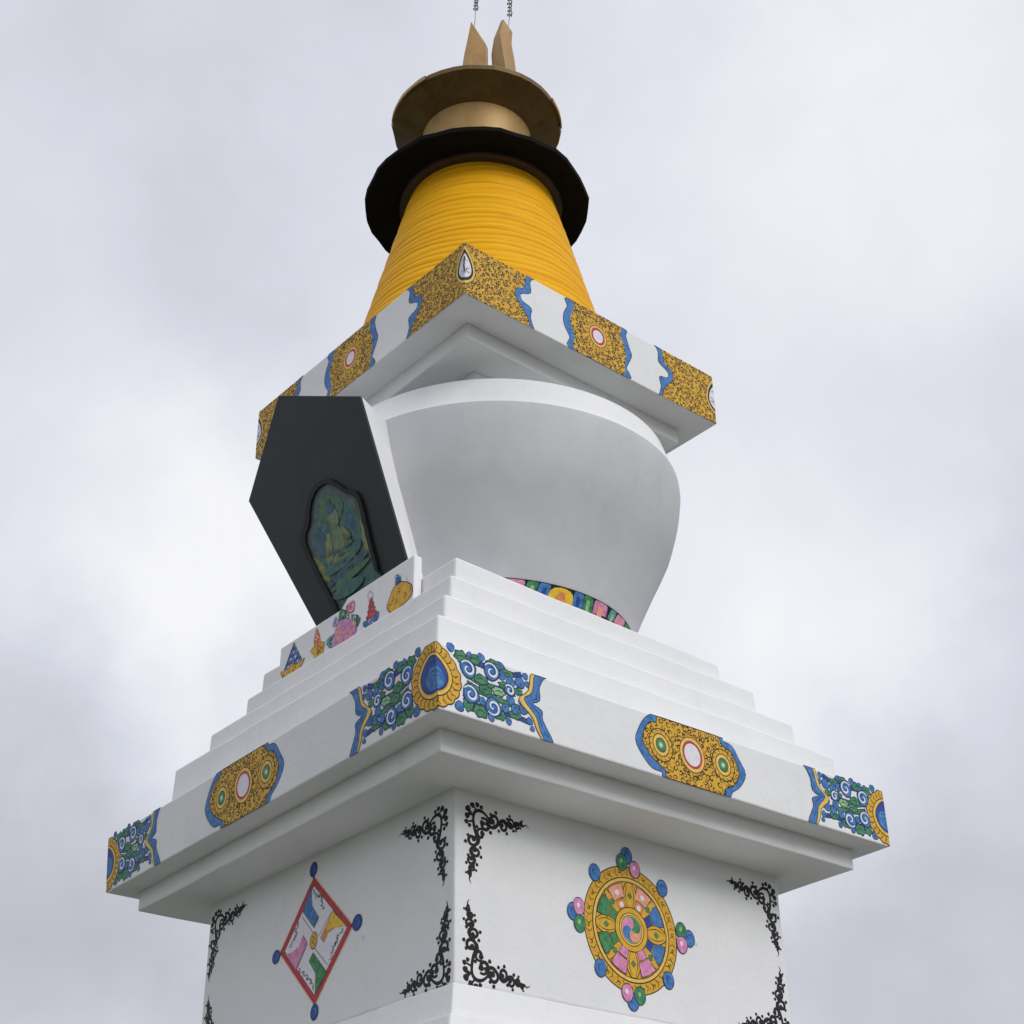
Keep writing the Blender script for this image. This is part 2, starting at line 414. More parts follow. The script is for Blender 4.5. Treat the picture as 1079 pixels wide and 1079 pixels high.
# ---- vase
VPROF = [(1.70, 1.07), (1.834, 1.12), (2.03, 1.186), (2.12, 1.215), (2.32, 1.278), (2.51, 1.342), (2.68, 1.405), (2.845, 1.460), (3.00, 1.488), (3.145, 1.505), (3.29, 1.511), (3.40, 1.508), (3.424, 1.505), (3.435, 1.497), (3.70, 1.418), (3.714, 1.40)]
def vrad(z):
    for (a, r), (b_, q) in zip(VPROF, VPROF[1:]):
        if z <= b_: return r + (q - r) * (z - a) / (b_ - a)
    return VPROF[-1][1]
VE = V((.769, -.640, 0)); VD = V((-.640, -.769, 0))
def vpt(z, a, off=0, r=None):
    """hand-built vase: a little oval and leaning; a is measured from the side"""
    q = min(1, max(-.1, (z - 2.03) / 1.3)); r = (vrad(z) if r is None else r) + off
    c = V((-.055 + .085 * q, .045 - .075 * q, z))
    wv = .005 * math.sin(2 * a + .6) + .003 * math.sin(5 * a)
    return c + VE * ((r + wv) * (1.02 + .028 * q) * math.cos(a)) + VD * ((r + wv) * math.sin(a))
def vlathe(name, zs, mat, parent, off=0, caps=(False, False), extra=()):
    n = 160; v = []
    for z in zs: v += [vpt(z, 2 * math.pi * i / n, off) for i in range(n)]
    for z, r in extra: v += [vpt(z, 2 * math.pi * i / n, 0, r) for i in range(n)]
    return mesh_obj(name, v, quadring(n, len(zs) + len(extra), *caps), mat, parent, smooth=True)
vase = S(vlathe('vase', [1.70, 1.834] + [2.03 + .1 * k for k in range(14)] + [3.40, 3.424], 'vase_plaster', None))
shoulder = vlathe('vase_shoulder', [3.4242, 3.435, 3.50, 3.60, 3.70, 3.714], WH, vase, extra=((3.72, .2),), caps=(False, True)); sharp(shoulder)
# painted lotus petals round the foot of the vase
LOTUS_OFF = R(35)
def lotus_band():
    cols = ['pink_paint', 'green_paint', 'blue_paint', 'yellow_paint', 'blue_paint', 'green_paint', 'pink_paint', 'teal_paint']
    v, f, fm = [], [], []
    mats = ['black_paint', 'pink_paint', 'green_paint', 'blue_paint', 'yellow_paint', 'teal_paint', 'orange_paint', 'salmon_paint', 'lilac_white_paint', 'pale_green_paint', 'deep_blue_paint']
    def P(a, z, o): return vpt(z, a, .008 + o)
    def quad(a0, a1, z0, z1, o, m, b0=None, b1=None):
        b0 = a0 if b0 is None else b0; b1 = a1 if b1 is None else b1
        for k in range(5):
            u0, u1 = k / 5, (k + 1) / 5; b = len(v)
            v.extend([P(a0 + (a1 - a0) * u0, z0, o), P(a0 + (a1 - a0) * u1, z0, o), P(b0 + (b1 - b0) * u1, z1, o), P(b0 + (b1 - b0) * u0, z1, o)]); f.append((b, b + 1, b + 2, b + 3)); fm.append(mats.index(m))
    n_ = 56; da = 2 * math.pi / n_; off = LOTUS_OFF
    inner = {'pink_paint': 'salmon_paint', 'yellow_paint': 'orange_paint', 'green_paint': 'pale_green_paint', 'blue_paint': 'deep_blue_paint', 'teal_paint': 'pale_green_paint'}
    for k in range(n_ * 3): quad(k * da / 3, (k + 1) * da / 3, 1.78, 2.034, 0, 'black_paint')
    a = off
    seq = [('pink_paint', 1.25, .25), ('green_paint', .8, .3), ('blue_paint', .8, .2), ('yellow_paint', 1.7, 0), ('blue_paint', .8, -.25), ('green_paint', .75, -.3), ('pink_paint', 1.2, -.25), ('teal_paint', .7, -.2)]
    tot = sum(s[1] for s in seq) * 7; da = 2 * math.pi / tot
    for rnd_ in range(7):
        for m, wd, sk in seq:
            a0, a1 = a + da * .055, a + da * (wd - .055); a += da * wd
            c = (a0 + a1) / 2; h_ = (a1 - a0) / 2
            if m == 'yellow_paint': zs, ww = [1.80, 1.90, 1.95, 1.99, 2.012, 2.022], [.9, 1, 1, .88, .62, .2]
            else: zs, ww = [1.80, 1.93, 1.98, 2.014, 2.026], [1, 1, 1, .95, .75]
            for lay, (mm, kk, dz) in enumerate(((m, 1.06, 0), (inner[m], .40, -.030))):
                if lay and m == 'blue_paint': kk = .35
                for q in range(len(zs) - 1):
                    s0, s1 = sk * da * (zs[q] - 1.9) * 5, sk * da * (zs[q + 1] - 1.9) * 5
                    quad(c + s0 - h_ * ww[q] * kk, c + s0 + h_ * ww[q] * kk, zs[q] + dz, zs[q + 1] + dz, .003 + .002 * lay, mm, c + s1 - h_ * ww[q + 1] * kk, c + s1 + h_ * ww[q + 1] * kk)
    return mesh_obj('lotus_band', v, f, mats, vase, fm)
lotus_band()

# ---- niche: white housing, granite slab, arched painting behind glass
panel = [(-1.988, .277, 3.822), (-1.783, .99, 3.237), (-1.373, .534, 2.064), (-1.384, -.701, 2.096), (-1.825, -.669, 3.357)]
pn = (V(panel[1]) - V(panel[0])).cross(V(panel[3]) - V(panel[0])).normalized()
if pn.x > 0: pn = -pn
low = [V(panel[2]) + (V(panel[2]) - V(panel[1])) * .10, V(panel[3]) + (V(panel[3]) - V(panel[4])) * .09]
pp = [V(panel[0]), V(panel[1]), low[0], low[1], V(panel[4])]
back = [V((-1.10, .20, 3.75)), V((-1.05, .80, 3.30)), V((-.80, .42, 1.90)), V((-.80, -.40, 1.95)), V((-1.15, -.36, 3.48))]
back[4] = pp[4] + (V((-1.44, -.47, 3.395)) - pp[4]) * 1.35
bl = V((-1.087, -.527, 2.11)); back[3] = low[1] + (bl + (bl - V((-1.424, -.47, 3.397))) * .09 - low[1]) * 1.2
front = [p - pn * .022 for p in pp]
niche = S(mesh_obj('niche', front + back, quadring(5, 2, True, True), WH, None, bevel=.008))
fr = [p - pn * .0215 for p in pp]
gr = mesh_obj('granite_panel', pp + fr, quadring(5, 2, True, True), 'black_granite', niche, bevel=.004)
archo = [(-1.688, -.067, 2.965), (-1.69, .108, 2.973), (-1.662, .24, 2.891), (-1.619, .318, 2.768), (-1.603, .398, 2.723), (-1.568, .432, 2.624), (-1.5, .374, 2.43), (-1.432, .31, 2.236), (-1.373, .237, 2.066), (-1.315, .166, 1.9), (-1.322, -.476, 1.919), (-1.383, -.392, 2.095), (-1.406, -.393, 2.16), (-1.469, -.391, 2.34), (-1.566, -.401, 2.617), (-1.605, -.366, 2.729), (-1.627, -.266, 2.792), (-1.659, -.177, 2.883)]
archi = [(-1.674, -.056, 2.927), (-1.677, .08, 2.934), (-1.652, .192, 2.862), (-1.606, .273, 2.732), (-1.589, .34, 2.682), (-1.559, .362, 2.596), (-1.498, .317, 2.424), (-1.431, .253, 2.231), (-1.369, .185, 2.055), (-1.315, .123, 1.9), (-1.326, -.442, 1.932), (-1.391, -.356, 2.118), (-1.414, -.355, 2.183), (-1.475, -.349, 2.358), (-1.566, -.36, 2.618), (-1.597, -.328, 2.707), (-1.619, -.242, 2.769), (-1.649, -.158, 2.853)]
def smooth_loop(L, n=3):
    o = []
    for i in range(len(L)):
        p0, p1, p2, p3 = (V(L[(i + k) % len(L)]) for k in (-1, 0, 1, 2))
        for j in range(n):
            t = j / n
            o.append(.5 * ((2 * p1) + (p2 - p0) * t + (2 * p0 - 5 * p1 + 4 * p2 - p3) * t * t + (3 * p1 - p0 - 3 * p2 + p3) * t**3))
    return o
ao, ai = smooth_loop(archo), smooth_loop(archi); na = len(ao)
# the arch moulding is a raised bead round the painting
mesh_obj('arch_moulding', [p + pn * .002 for p in ao] + [p + pn * .022 for p in ao] + [p + pn * .022 for p in ai] + [p + pn * .004 for p in ai], quadring(na, 4), 'black_paint', niche, bevel=.004)
def poly_on_slab(A_list, name, parent):
    verts, faces, fm, mats = [], [], [], []
    for k, (L, m) in enumerate(A_list):
        L = smooth_loop(L, 3)
        if m not in mats: mats.append(m)
        b = len(verts); verts += [p + pn * (.004 + .0008 * k) for p in L]
        for t in tessellate_polygon([[V((p.y, p.z, 0)) for p in L]]): faces.append(tuple(b + i for i in t)); fm.append(mats.index(m))
    return mesh_obj(name, verts, faces, mats, parent, fm)
def ell(cy, cz, ry, rz, rot=0, n=14):
    o = []
    for i in range(n):
        a = 2 * math.pi * i / n; y = ry * math.cos(a); z = rz * math.sin(a)
        y, z = y * math.cos(rot) - z * math.sin(rot), y * math.sin(rot) + z * math.cos(rot)
        o.append((-1.35 - .35 * (cz + z - 2), cy + y, cz + z))
    return o
mid_ = sum((V(q) for q in archi), V()) / len(archi)
inner_ = [tuple(mid_ + (V(q) - mid_) * .86) for q in archi]
fig = [(archi, 'muted_ground_paint'), (inner_, 'muted_teal_paint'),
 ([(-1.598, -.187, 2.708), (-1.539, -.311, 2.539), (-1.469, -.308, 2.341), (-1.434, -.236, 2.239), (-1.424, .116, 2.211), (-1.484, .216, 2.384), (-1.549, .254, 2.569), (-1.593, .184, 2.695)], 'muted_teal_paint'),
 ([(-1.526, .342, 2.503), (-1.48, .355, 2.371), (-1.439, .228, 2.255), (-1.451, .184, 2.288), (-1.495, .247, 2.414)], 'muted_yellow_paint'),
 ([(-1.548, -.323, 2.567), (-1.60, -.29, 2.70), (-1.461, -.367, 2.317), (-1.438, -.325, 2.252), (-1.461, -.284, 2.318)], 'muted_yellow_paint'),
 ([(-1.593, -.181, 2.694), (-1.559, -.252, 2.597), (-1.50, -.27, 2.44), (-1.543, -.161, 2.551)], 'muted_blue_paint'),
 ([(-1.588, .19, 2.68), (-1.558, .273, 2.594), (-1.508, .236, 2.452), (-1.518, .115, 2.479)], 'muted_blue_paint'),
 ([(-1.64, -.066, 2.828), (-1.652, .052, 2.862), (-1.625, .115, 2.786), (-1.592, .096, 2.692), (-1.569, -.064, 2.625), (-1.59, -.162, 2.685), (-1.616, -.166, 2.76)], 'muted_green_paint'),
 (ell(.0, 2.47, .175, .11), 'muted_green_paint'), (ell(-.13, 2.43, .04, .15, -.25), 'muted_yellow_paint'), (ell(.12, 2.45, .04, .14, .3), 'muted_yellow_paint'),
 (ell(-.02, 2.48, .075, .14), 'muted_skin_paint'), (ell(-.03, 2.665, .062, .08), 'muted_skin_paint'), (ell(-.02, 2.74, .058, .04), 'muted_blue_paint'), (ell(-.015, 2.79, .024, .024), 'muted_blue_paint'),
 (ell(-.02, 2.345, .26, .06, -.1), 'muted_teal_paint'), (ell(-.02, 2.37, .13, .035), 'muted_skin_paint'),
 (ell(-.05, 2.25, .28, .035, -.1), 'muted_blue_paint'), (ell(-.06, 2.20, .27, .03, -.1), 'muted_green_paint'), (ell(.0, 2.12, .2, .05), 'muted_teal_paint')]
for i in range(16):
    rnd = random.Random(i); y = rnd.uniform(-.20, .18); z = rnd.uniform(2.22, 2.50)
    fig.append((ell(y, z, rnd.uniform(.012, .045), rnd.uniform(.006, .012), rnd.uniform(-.8, .8), 8), rnd.choice(['muted_teal_paint', 'muted_green_paint', 'muted_blue_paint'])))
dp = poly_on_slab(fig, 'deity_painting', niche); dp['label'] = 'dim painting of a seated haloed figure in an arched frame'

# ---- spire of stacked rings
SX, SY = -.09, .045
PX, PY = -.060, .018
spire = S(lathe('spire', [(1.195, 4.57), (.54, 7.10)], PX, PY, 64, 'yellow_spire_paint', None, caps=(True, True)))
NR = 30
for k in range(NR):
    z0 = 4.584 + (6.90 - 4.584) * k / NR; z1 = 4.584 + (6.90 - 4.584) * (k + 1) / NR
    rr = lambda z: 1.225 - (z - 4.583) * .2440
    pr = []
    for j in range(7):
        q = j / 6; z = z0 + (z1 - z0) * q
        pr.append((rr(z) + .0105 * math.sin(math.pi * q)**.8 - .001, z))
    def seam(a, n):
        r = random.Random(n * 7 + 1); p1, p2, p3, am = r.uniform(0, 6.28), r.uniform(0, 6.28), r.uniform(0, 6.28), r.uniform(.4, 1.2)
        return am * (.007 * math.sin(2 * a + p1) + .005 * math.sin(5 * a + p2) + .003 * math.sin(11 * a + p3))
    def wob(a, j, k=k):
        q = j / 6; e = math.sin(math.pi * q)
        return (.003 * math.sin(4 * a + k * 2.1) * e, seam(a, k) * (1 - q) + seam(a, k + 1) * q)
    lathe('spire_ring', pr, PX, PY, 96, 'yellow_spire_paint', spire, wob=wob)

# ---- umbrella, lotus dish and crescent
def rag(seed, n, amp):
    r = random.Random(seed); t = [r.uniform(-1, 1) for _ in range(n)]
    return lambda a: t[int(a / (2 * math.pi) * n + .5) % n] * amp
rg = rag(3, 46, .012)
def cwob(a, k): return ((rg(a), rg(a + .7) * .7) if k in (1, 2, 3, 4) else (0, 0))
canopy = S(lathe('umbrella_canopy', [(.60, 6.745), (1.01, 6.748), (1.076, 6.733), (1.084, 6.772), (1.05, 6.80), (.50, 7.02)], SX, SY, 46, 'black_sheet_metal', None, smooth=False, wob=cwob))
collar = lathe('canopy_collar', [(.672, 6.70), (.720, 6.698), (.785, 6.722), (.795, 6.75)], PX, PY, 64, 'dark_brown_sheet_metal', canopy); sharp(collar)
S(lathe('dish_neck', [(.50, 6.98), (.515, 7.40), (.546, 7.64), (.546, 7.66)], SX, SY, 48, 'copper_gold_sheet', None))
rd = rag(11, 40, .009)
def dwob(a, k): return (rd(a), rd(a + 1) * .8) if k in (1, 2, 3) else (0, 0)
dish = S(lathe('lotus_dish', [(.50, 7.640), (.838, 7.806), (.849, 7.845), (.834, 7.866), (.45, 7.89), (.02, 7.90)], SX, SY, 40, 'brown_sheet_metal', None, smooth=False, wob=dwob, caps=(True, True)))
# folded sheet lip, torn and bright only along part of the rim
for a0, a1 in ((R(150), R(196)), (R(292), R(318))):
    v = []; n = 8
    for i in range(n + 1):
        a = a0 + (a1 - a0) * i / n; h = .5 + .5 * math.sin(i * 1.9)
        for r, z in ((.843, 7.800), (.859, 7.806), (.859, 7.842 + .012 * h), (.845, 7.842)): v.append((SX + r * math.cos(a), SY + r * math.sin(a), z))
    mesh_obj('dish_lip', v, [(k * 4 + j, k * 4 + (j + 1) % 4, k * 4 + 4 + (j + 1) % 4, k * 4 + 4 + j) for k in range(n) for j in range(4)], 'copper_gold_sheet', dish)
# crescent: r runs to the right of the view along the crescent, d towards the viewer
er = V((.769, -.640, 0)); ed = V((-.640, -.769, 0)); ax = V((-.08, .05, 0))
def cp(r, d, z): return ax + er * r + ed * d + V((0, 0, z))
cres = S(mesh_obj('crescent_moon', [cp(r, d, z) for z, rs in ((7.885, (-.10, .36)), (8.05, (-.16, .42)), (8.15, (-.165, .425))) for r, d in ((rs[0], .09), (rs[1], .09), (rs[1], -.09), (rs[0], -.09))], quadring(4, 3, True, True), 'horn_gold_sheet', None, bevel=.01))
def loft(name, secs, parent, mat='horn_gold_sheet', bevel=.004):
    n = len(secs[0]); v = [cp(*q) for s in secs for q in s]
    return mesh_obj(name, v, quadring(n, len(secs), True, True), mat, parent, bevel=bevel)
# left horn: broad flat face, top cut on the slant with a pale bevelled edge
loft('crescent_horn', [[(-.160, .07, 8.12), (.100, .07, 8.12), (.105, -.06, 8.12), (-.150, -.06, 8.12)],
                       [(-.147, .07, 8.70), (.100, .07, 8.70), (.112, -.06, 8.70), (-.138, -.06, 8.70)],
                       [(-.128, .066, 8.88), (.104, .066, 8.88), (.118, -.06, 8.90), (-.118, -.06, 8.90)],
                       [(-.104, .064, 9.03), (.100, .064, 9.00), (.118, -.06, 9.04), (-.096, -.06, 9.05)],
                       [(-.080, .062, 9.20), (.084, .060, 9.045), (.117, -.06, 9.08), (-.072, -.06, 9.21)],
                       [(-.058, .06, 9.365), (.040, .055, 9.135), (.098, -.06, 9.15), (-.045, -.06, 9.37)]], cres)
# right horn: two faces meeting on a curved ridge
loft('crescent_horn', [[(.150, .02, 8.12), (.290, .10, 8.12), (.425, -.02, 8.12), (.290, -.10, 8.12)],
                       [(.160, .02, 8.62), (.300, .10, 8.62), (.415, -.02, 8.60), (.300, -.10, 8.62)],
                       [(.150, .02, 8.90), (.270, .10, 8.90), (.395, -.02, 8.86), (.285, -.10, 8.92)],
                       [(.178, .02, 9.14), (.245, .09, 9.14), (.368, -.02, 9.10), (.275, -.09, 9.14)],
                       [(.258, .02, 9.415), (.285, .05, 9.405), (.380, -.02, 9.285), (.30, -.05, 9.33)]], cres)

# ---- the two twisted wires rising from the horn tips (each is a thing of its own)
def tube(bm, pts, r, n=6):
    prev = None
    for i, p in enumerate(pts):
        t = (pts[min(i + 1, len(pts) - 1)] - pts[max(i - 1, 0)]).normalized()
        a = t.orthogonal().normalized() if prev is None else (prev - t * prev.dot(t)).normalized()
        prev = a; b = t.cross(a)
        ring = [bm.verts.new(p + (a * math.cos(2 * math.pi * k / n) + b * math.sin(2 * math.pi * k / n)) * r) for k in range(n)]
        if i: 
            for k in range(n): bm.faces.new((old[k], old[(k + 1) % n], ring[(k + 1) % n], ring[k]))
        else: bm.faces.new(ring[::-1])
        old = ring
    bm.faces.new(old)
def wire(name, base, mid, top, zc, label):
    root = V(base)
    pts = [V(base), V(base).lerp(V(mid), .5) + V((.004, 0, 0)), V(mid), V(mid).lerp(V(top), .5), V(top)]
    bm = bmesh.new(); tube(bm, [p - root for p in pts], .0045)
    me = bpy.data.meshes.new(name); bm.to_mesh(me); bm.free(); me.materials.append(MATS['wire_steel'])
    o = bpy.data.objects.new(name, me); COL.objects.link(o); o.location = root
    bm = bmesh.new(); M, T_ = V(mid), V(top); hp = []
    for i in range(150):
        q = i / 149; c = M.lerp(T_, q); a = i * .62
        hp.append(c + (er * math.cos(a) + ed * math.sin(a)) * (.021 + .004 * math.sin(i * .21)) - root)
    tube(bm, hp, .0062, 5)
    me = bpy.data.meshes.new('wire_coil'); bm.to_mesh(me); bm.free(); me.materials.append(MATS['wire_steel'])
    c = bpy.data.objects.new('wire_coil', me); COL.objects.link(c); c.parent = o
    tag(o, label, 'wire', 'twisted wires above the crescent horns')
wire('twisted_wire', cp(-.030, .0, 9.30), cp(-.010, 0, 9.60), cp(.012, 0, 10.35), 0, 'thin dark twisted wire rising from the flat slant-cut horn tip, left of the two')
wire('twisted_wire', cp(.325, .0, 9.30), cp(.352, 0, 9.50), cp(.362, 0, 10.35), 0, 'thin dark twisted wire rising from the ridged two-faced horn tip, right of the two')
# ------------------------------------------------------------------ painted ornament
def mkface(c0, z0, c1, z1, left):
    e = 3 if left else 1
    return Face((*c0[0], z0), (*c0[e], z0), (*c1[0], z1), (*c1[e], z1), 0)
WL, WR = mkface(W0, -1.2, W0, 0, True), mkface(W0, -1.2, W0, 0, False)
FL, FR = mkface(L2, .1715, T2, .6025, True), mkface(L2, .1715, T2, .6025, False)
UL, UR = mkface(L3, 4.0617, L3, 4.583, True), mkface(L3, 4.0617, L3, 4.583, False)
SH = Face((-1.45, -.91, 1.6), (-1.45, .85, 1.6), (-1.45, -.91, 2.0), (-1.45, .85, 2.0), 0)
def sm(L, n=3):
    return [(q.x, q.y) for q in smooth_loop([(x, y, 0) for x, y in L], n)]
LW = .0105                                   # line width of the brush

# --- frieze corner ornament, one flank drawn for s > 0
BRB = sm(T['brB_R']); BRY = sm(T['brY_R'])
def knob(A, x, y, r, m, seed=0):
    A.disc(x, y, r * 1.14 + .001, 'navy_line_paint', ph=seed, wob=.07, k=3, n=20)
    A.disc(x, y, r, m, ph=seed, wob=.07, k=3, n=20)
    A.strip(spiral(x, y, r * .55, r * .2, seed, .55, 6), r * .08, r * .08, 'deep_blue_paint', wm=r * .32)
def leafblob(A, x, y, rx, ry, m, seed=0):
    A.disc(x, y, rx * 1.12 + .004, 'navy_line_paint', ry * 1.12 + .004, ph=seed, wob=.14, k=6)
    A.disc(x, y, rx, m, ry, ph=seed, wob=.14, k=6)
    A.strip([(x - rx * .7, y - ry * .2), (x, y + ry * .25), (x + rx * .7, y - ry * .1)], LW * .3, LW * .3, 'navy_line_paint', wm=LW * .8)
def corner_flank(A, dx=0.0):
    X = lambda x: x + dx
    G = 'green_paint'; B = 'blue_paint'
    stems = [bez((.20, .34), (.30, .44), (.42, .30), (.66, .40)), bez((.20, .30), (.34, .22), (.40, .26), (.60, .25)), bez((.20, .15), (.30, .02), (.45, .14), (.70, .09)), bez((.22, .22), (.3, .2), (.42, .17), (.66, .17))]
    for k, b in enumerate(stems):
        b = [(X(x), y) for x, y in b]
        A.strip(b, .05, .035, 'navy_line_paint'); A.strip(b, .036, .022, G if k % 2 else 'deep_blue_paint')
    for k, (x, y, rx, ry) in enumerate([(.19, .385, .045, .035), (.285, .395, .05, .030), (.455, .408, .06, .024), (.545, .372, .045, .022), (.334, .275, .05, .028), (.365, .215, .045, .026), (.224, .085, .035, .040), (.315, .065, .05, .036), (.46, .080, .045, .028), (.585, .112, .045, .024), (.52, .285, .045, .020), (.62, .275, .03, .02)]):
        leafblob(A, X(x), y, rx, ry, G, k)
    leafblob(A, X(.465), .232, .046, .026, 'pale_green_paint', 2)
    for k, (x, y, r) in enumerate([(.114, .425, .026), (.345, .425, .024), (.50, .412, .020), (.565, .325, .030), (.64, .338, .034), (.688, .395, .020), (.70, .345, .018), (.555, .200, .028), (.655, .165, .030), (.698, .10, .022), (.155, .055, .030), (.395, .045, .022), (.53, .055, .020), (.587, .15, .028), (.50, .345, .026), (.64, .215, .02), (.715, .055, .016), (.255, .415, .018), (.33, .135, .024), (.51, .135, .026)]):
        knob(A, X(x), y, r, B, k)
    for k, (x, y, r, h) in enumerate([(.238, .318, .055, 1), (.42, .352, .056, 1), (.248, .158, .055, 1), (.415, .118, .055, -1), (.555, .265, .036, 1)]):
        knob(A, X(x), y, r, B, k)
        A.strip(spiral(X(x), y, r * 1.02, r * .22, 2.6 if h > 0 else -2.4, 1.15, 20, -h), .008, .008, 'white_line_paint', wm=.0145)
        A.strip(spiral(X(x), y, r * .72, r * .12, 2.6 if h > 0 else -2.4, 1.0, 16, -h), .003, .003, 'navy_line_paint', wm=.007)
    # bracket border
    for poly, m in ((BRY, 'pale_gold_paint'), (BRB, 'blue_paint')):
        q = [(X(x), min(.427, max(.004, y))) for x, y in poly]
        A.fill(q, m); A.strip(q + q[:1], LW * .55, LW * .55, 'navy_line_paint' if m == 'blue_paint' else 'brown_line_paint')
    c = [(X(x), y) for x, y in ((.836, .42), (.770, .30), (.765, .262), (.700, .232), (.775, .170), (.790, .09), (.845, .012))]
    A.strip(c, .003, .003, 'deep_blue_paint', wm=.012)
def jewel(A, cx, hw):
    def egg(k, n=48, lob=0, top=.0):
        o = []
        for i in range(n):
            a = 2 * math.pi * i / n
            w = 1 + lob * abs(math.sin(a * 9))
            y = math.sin(a); x = math.cos(a) * (1 - .22 * max(0, y)**1.5)
            o.append((cx + hw * k * w * x, .222 + .213 * k * w * y + top * max(0, y)**6))
        return o
    A.up()
    A.fill([(x, min(.43, max(.003, y))) for x, y in egg(.98, 90, .05)], 'brown_line_paint'); A.fill([(x, min(.428, max(.006, y))) for x, y in egg(.94, 90, .055)], 'gold_paint')
    A.up()
    for i in range(26):
        a = 2 * math.pi * (i + .5) / 26; x, y = math.cos(a) * (1 - .2 * max(0, math.sin(a))), math.sin(a)
        k0, k1 = .70, .93
        p0 = (cx + hw * k0 * x, .222 + .213 * k0 * y); p1 = (cx + hw * k1 * x, .222 + .213 * k1 * y); m = ((p0[0] + p1[0]) / 2 + .012 * y, (p0[1] + p1[1]) / 2 - .012 * x)
        A.strip([p0, m, p1], LW * .3, LW * .5, 'brown_line_paint', wm=LW * .9)
        if i % 2: A.strip(spiral(*m, .012, .004, a, .8, 7), LW * .3, LW * .3, 'orange_paint', wm=LW * .6)
    A.up()
    A.fill(egg(.70), 'brown_line_paint'); A.fill(egg(.665), 'pale_gold_paint'); A.fill(egg(.59), 'gold_paint'); A.fill(egg(.55, top=.012), 'navy_line_paint'); A.fill(egg(.50, top=.012), 'deep_blue_paint')
    A.fill([(x + .012 * hw / .2, y - .02) for x, y in egg(.36)], 'blue_paint')
    for k in range(4): A.strip([(cx - .055 + .012 * k, .300 - .030 * k), (cx + .0, .306 - .030 * k), (cx + .055, .297 - .030 * k)], .002, .002, 'navy_line_paint', wm=.007)
left_map = lambda fm: (lambda s, t, o: fm(-s, t, o))
# front corner runs round onto both faces
A = Art(); corner_flank(A)
B = Art(); corner_flank(B, .055)
J = Art(.0045); jewel(J, -.035, .215)
A.p = A.p + J.p
BL = B.mirror(lambda q: (-q[0], q[1])); BL.p += J.p
o = A.build('corner_ornament', None, frieze, more=[(lambda q: q[0] + .0045, FR)]); o['label'] = 'blue cored gold jewel with cloud scrolls on the near corner, right flank'
o2 = BL.build('corner_ornament', None, frieze, more=[(lambda q: .0045 - q[0], left_map(FL))]); o2['label'] = 'blue cored gold jewel with cloud scrolls on the near corner, left flank'
J2 = Art(.0045); jewel(J2, 0, .215)
E1 = Art(); corner_flank(E1); E1.p += J2.p
E1.build('corner_ornament', None, frieze, more=[(lambda q: q[0], lambda s, t, o: FR(FR.len - s, t, o))])
E2 = Art(); corner_flank(E2); E2.p += J2.p
E2.build('corner_ornament', None, frieze, more=[(lambda q: q[0], lambda s, t, o: FL(FL.len - s, t, o))])

# --- frieze medallions
def medallion(A, seed, dx=0, ky=1):
    clampy = lambda L: [(x + dx, min(.427, max(.004, y))) for x, y in L]
    o, i = clampy(sm(T['medo'])), clampy(sm(T['medi']))
    A.fill(o, 'blue_paint'); A.strip(o + o[:1], .005, .005, 'navy_line_paint')
    A.up(); A.fill(i, 'gold_paint'); A.strip(i + i[:1], .008, .008, 'brown_line_paint')
    cx = 2.105 + dx
    scribble(A, i, .040, .0092, avoid=((cx, .225, .115, .14), (cx - .285, .222, .10, .11), (cx + .29, .229, .10, .11)), seed=seed)
    for gx in (cx - .285, cx + .292):
        for r, m in ((.118, 'brown_line_paint'), (.110, 'gold_paint'), (.082, 'brown_line_paint'), (.074, 'pale_gold_paint'), (.052, 'brown_line_paint'), (.045, 'green_paint'), (.022, 'pale_green_paint'), (.010, 'white_line_paint')):
            A.disc(gx, .225, r * .92, m, r)
        for k in range(14):
            a = 2 * math.pi * k / 14; A.strip([(gx + .082 * math.cos(a), .225 + .09 * math.sin(a)), (gx + .102 * math.cos(a + .15), .225 + .11 * math.sin(a + .15))], .004, .007, 'brown_line_paint')
    for k in range(22):
        a = 2 * math.pi * k / 22; A.strip([(cx + .125 * math.cos(a), .225 + .135 * math.sin(a)), (cx + .15 * math.cos(a + .12), .225 + .165 * math.sin(a + .12))], .004, .008, 'brown_line_paint')
    for r, m in ((.118, 'brown_line_paint'), (.112, 'pale_gold_paint'), (.092, 'red_paint'), (.074, 'lilac_white_paint')): A.disc(cx, .225, r, m, r * 1.08, n=30)
A = Art(); medallion(A, 5); o = A.build('medallion', FR, frieze)
A = Art(); medallion(A, 9); A = A.mirror(lambda q: (2.241 + (2.105 - q[0]) * 1.045, q[1])); A.build('medallion', FL, frieze)

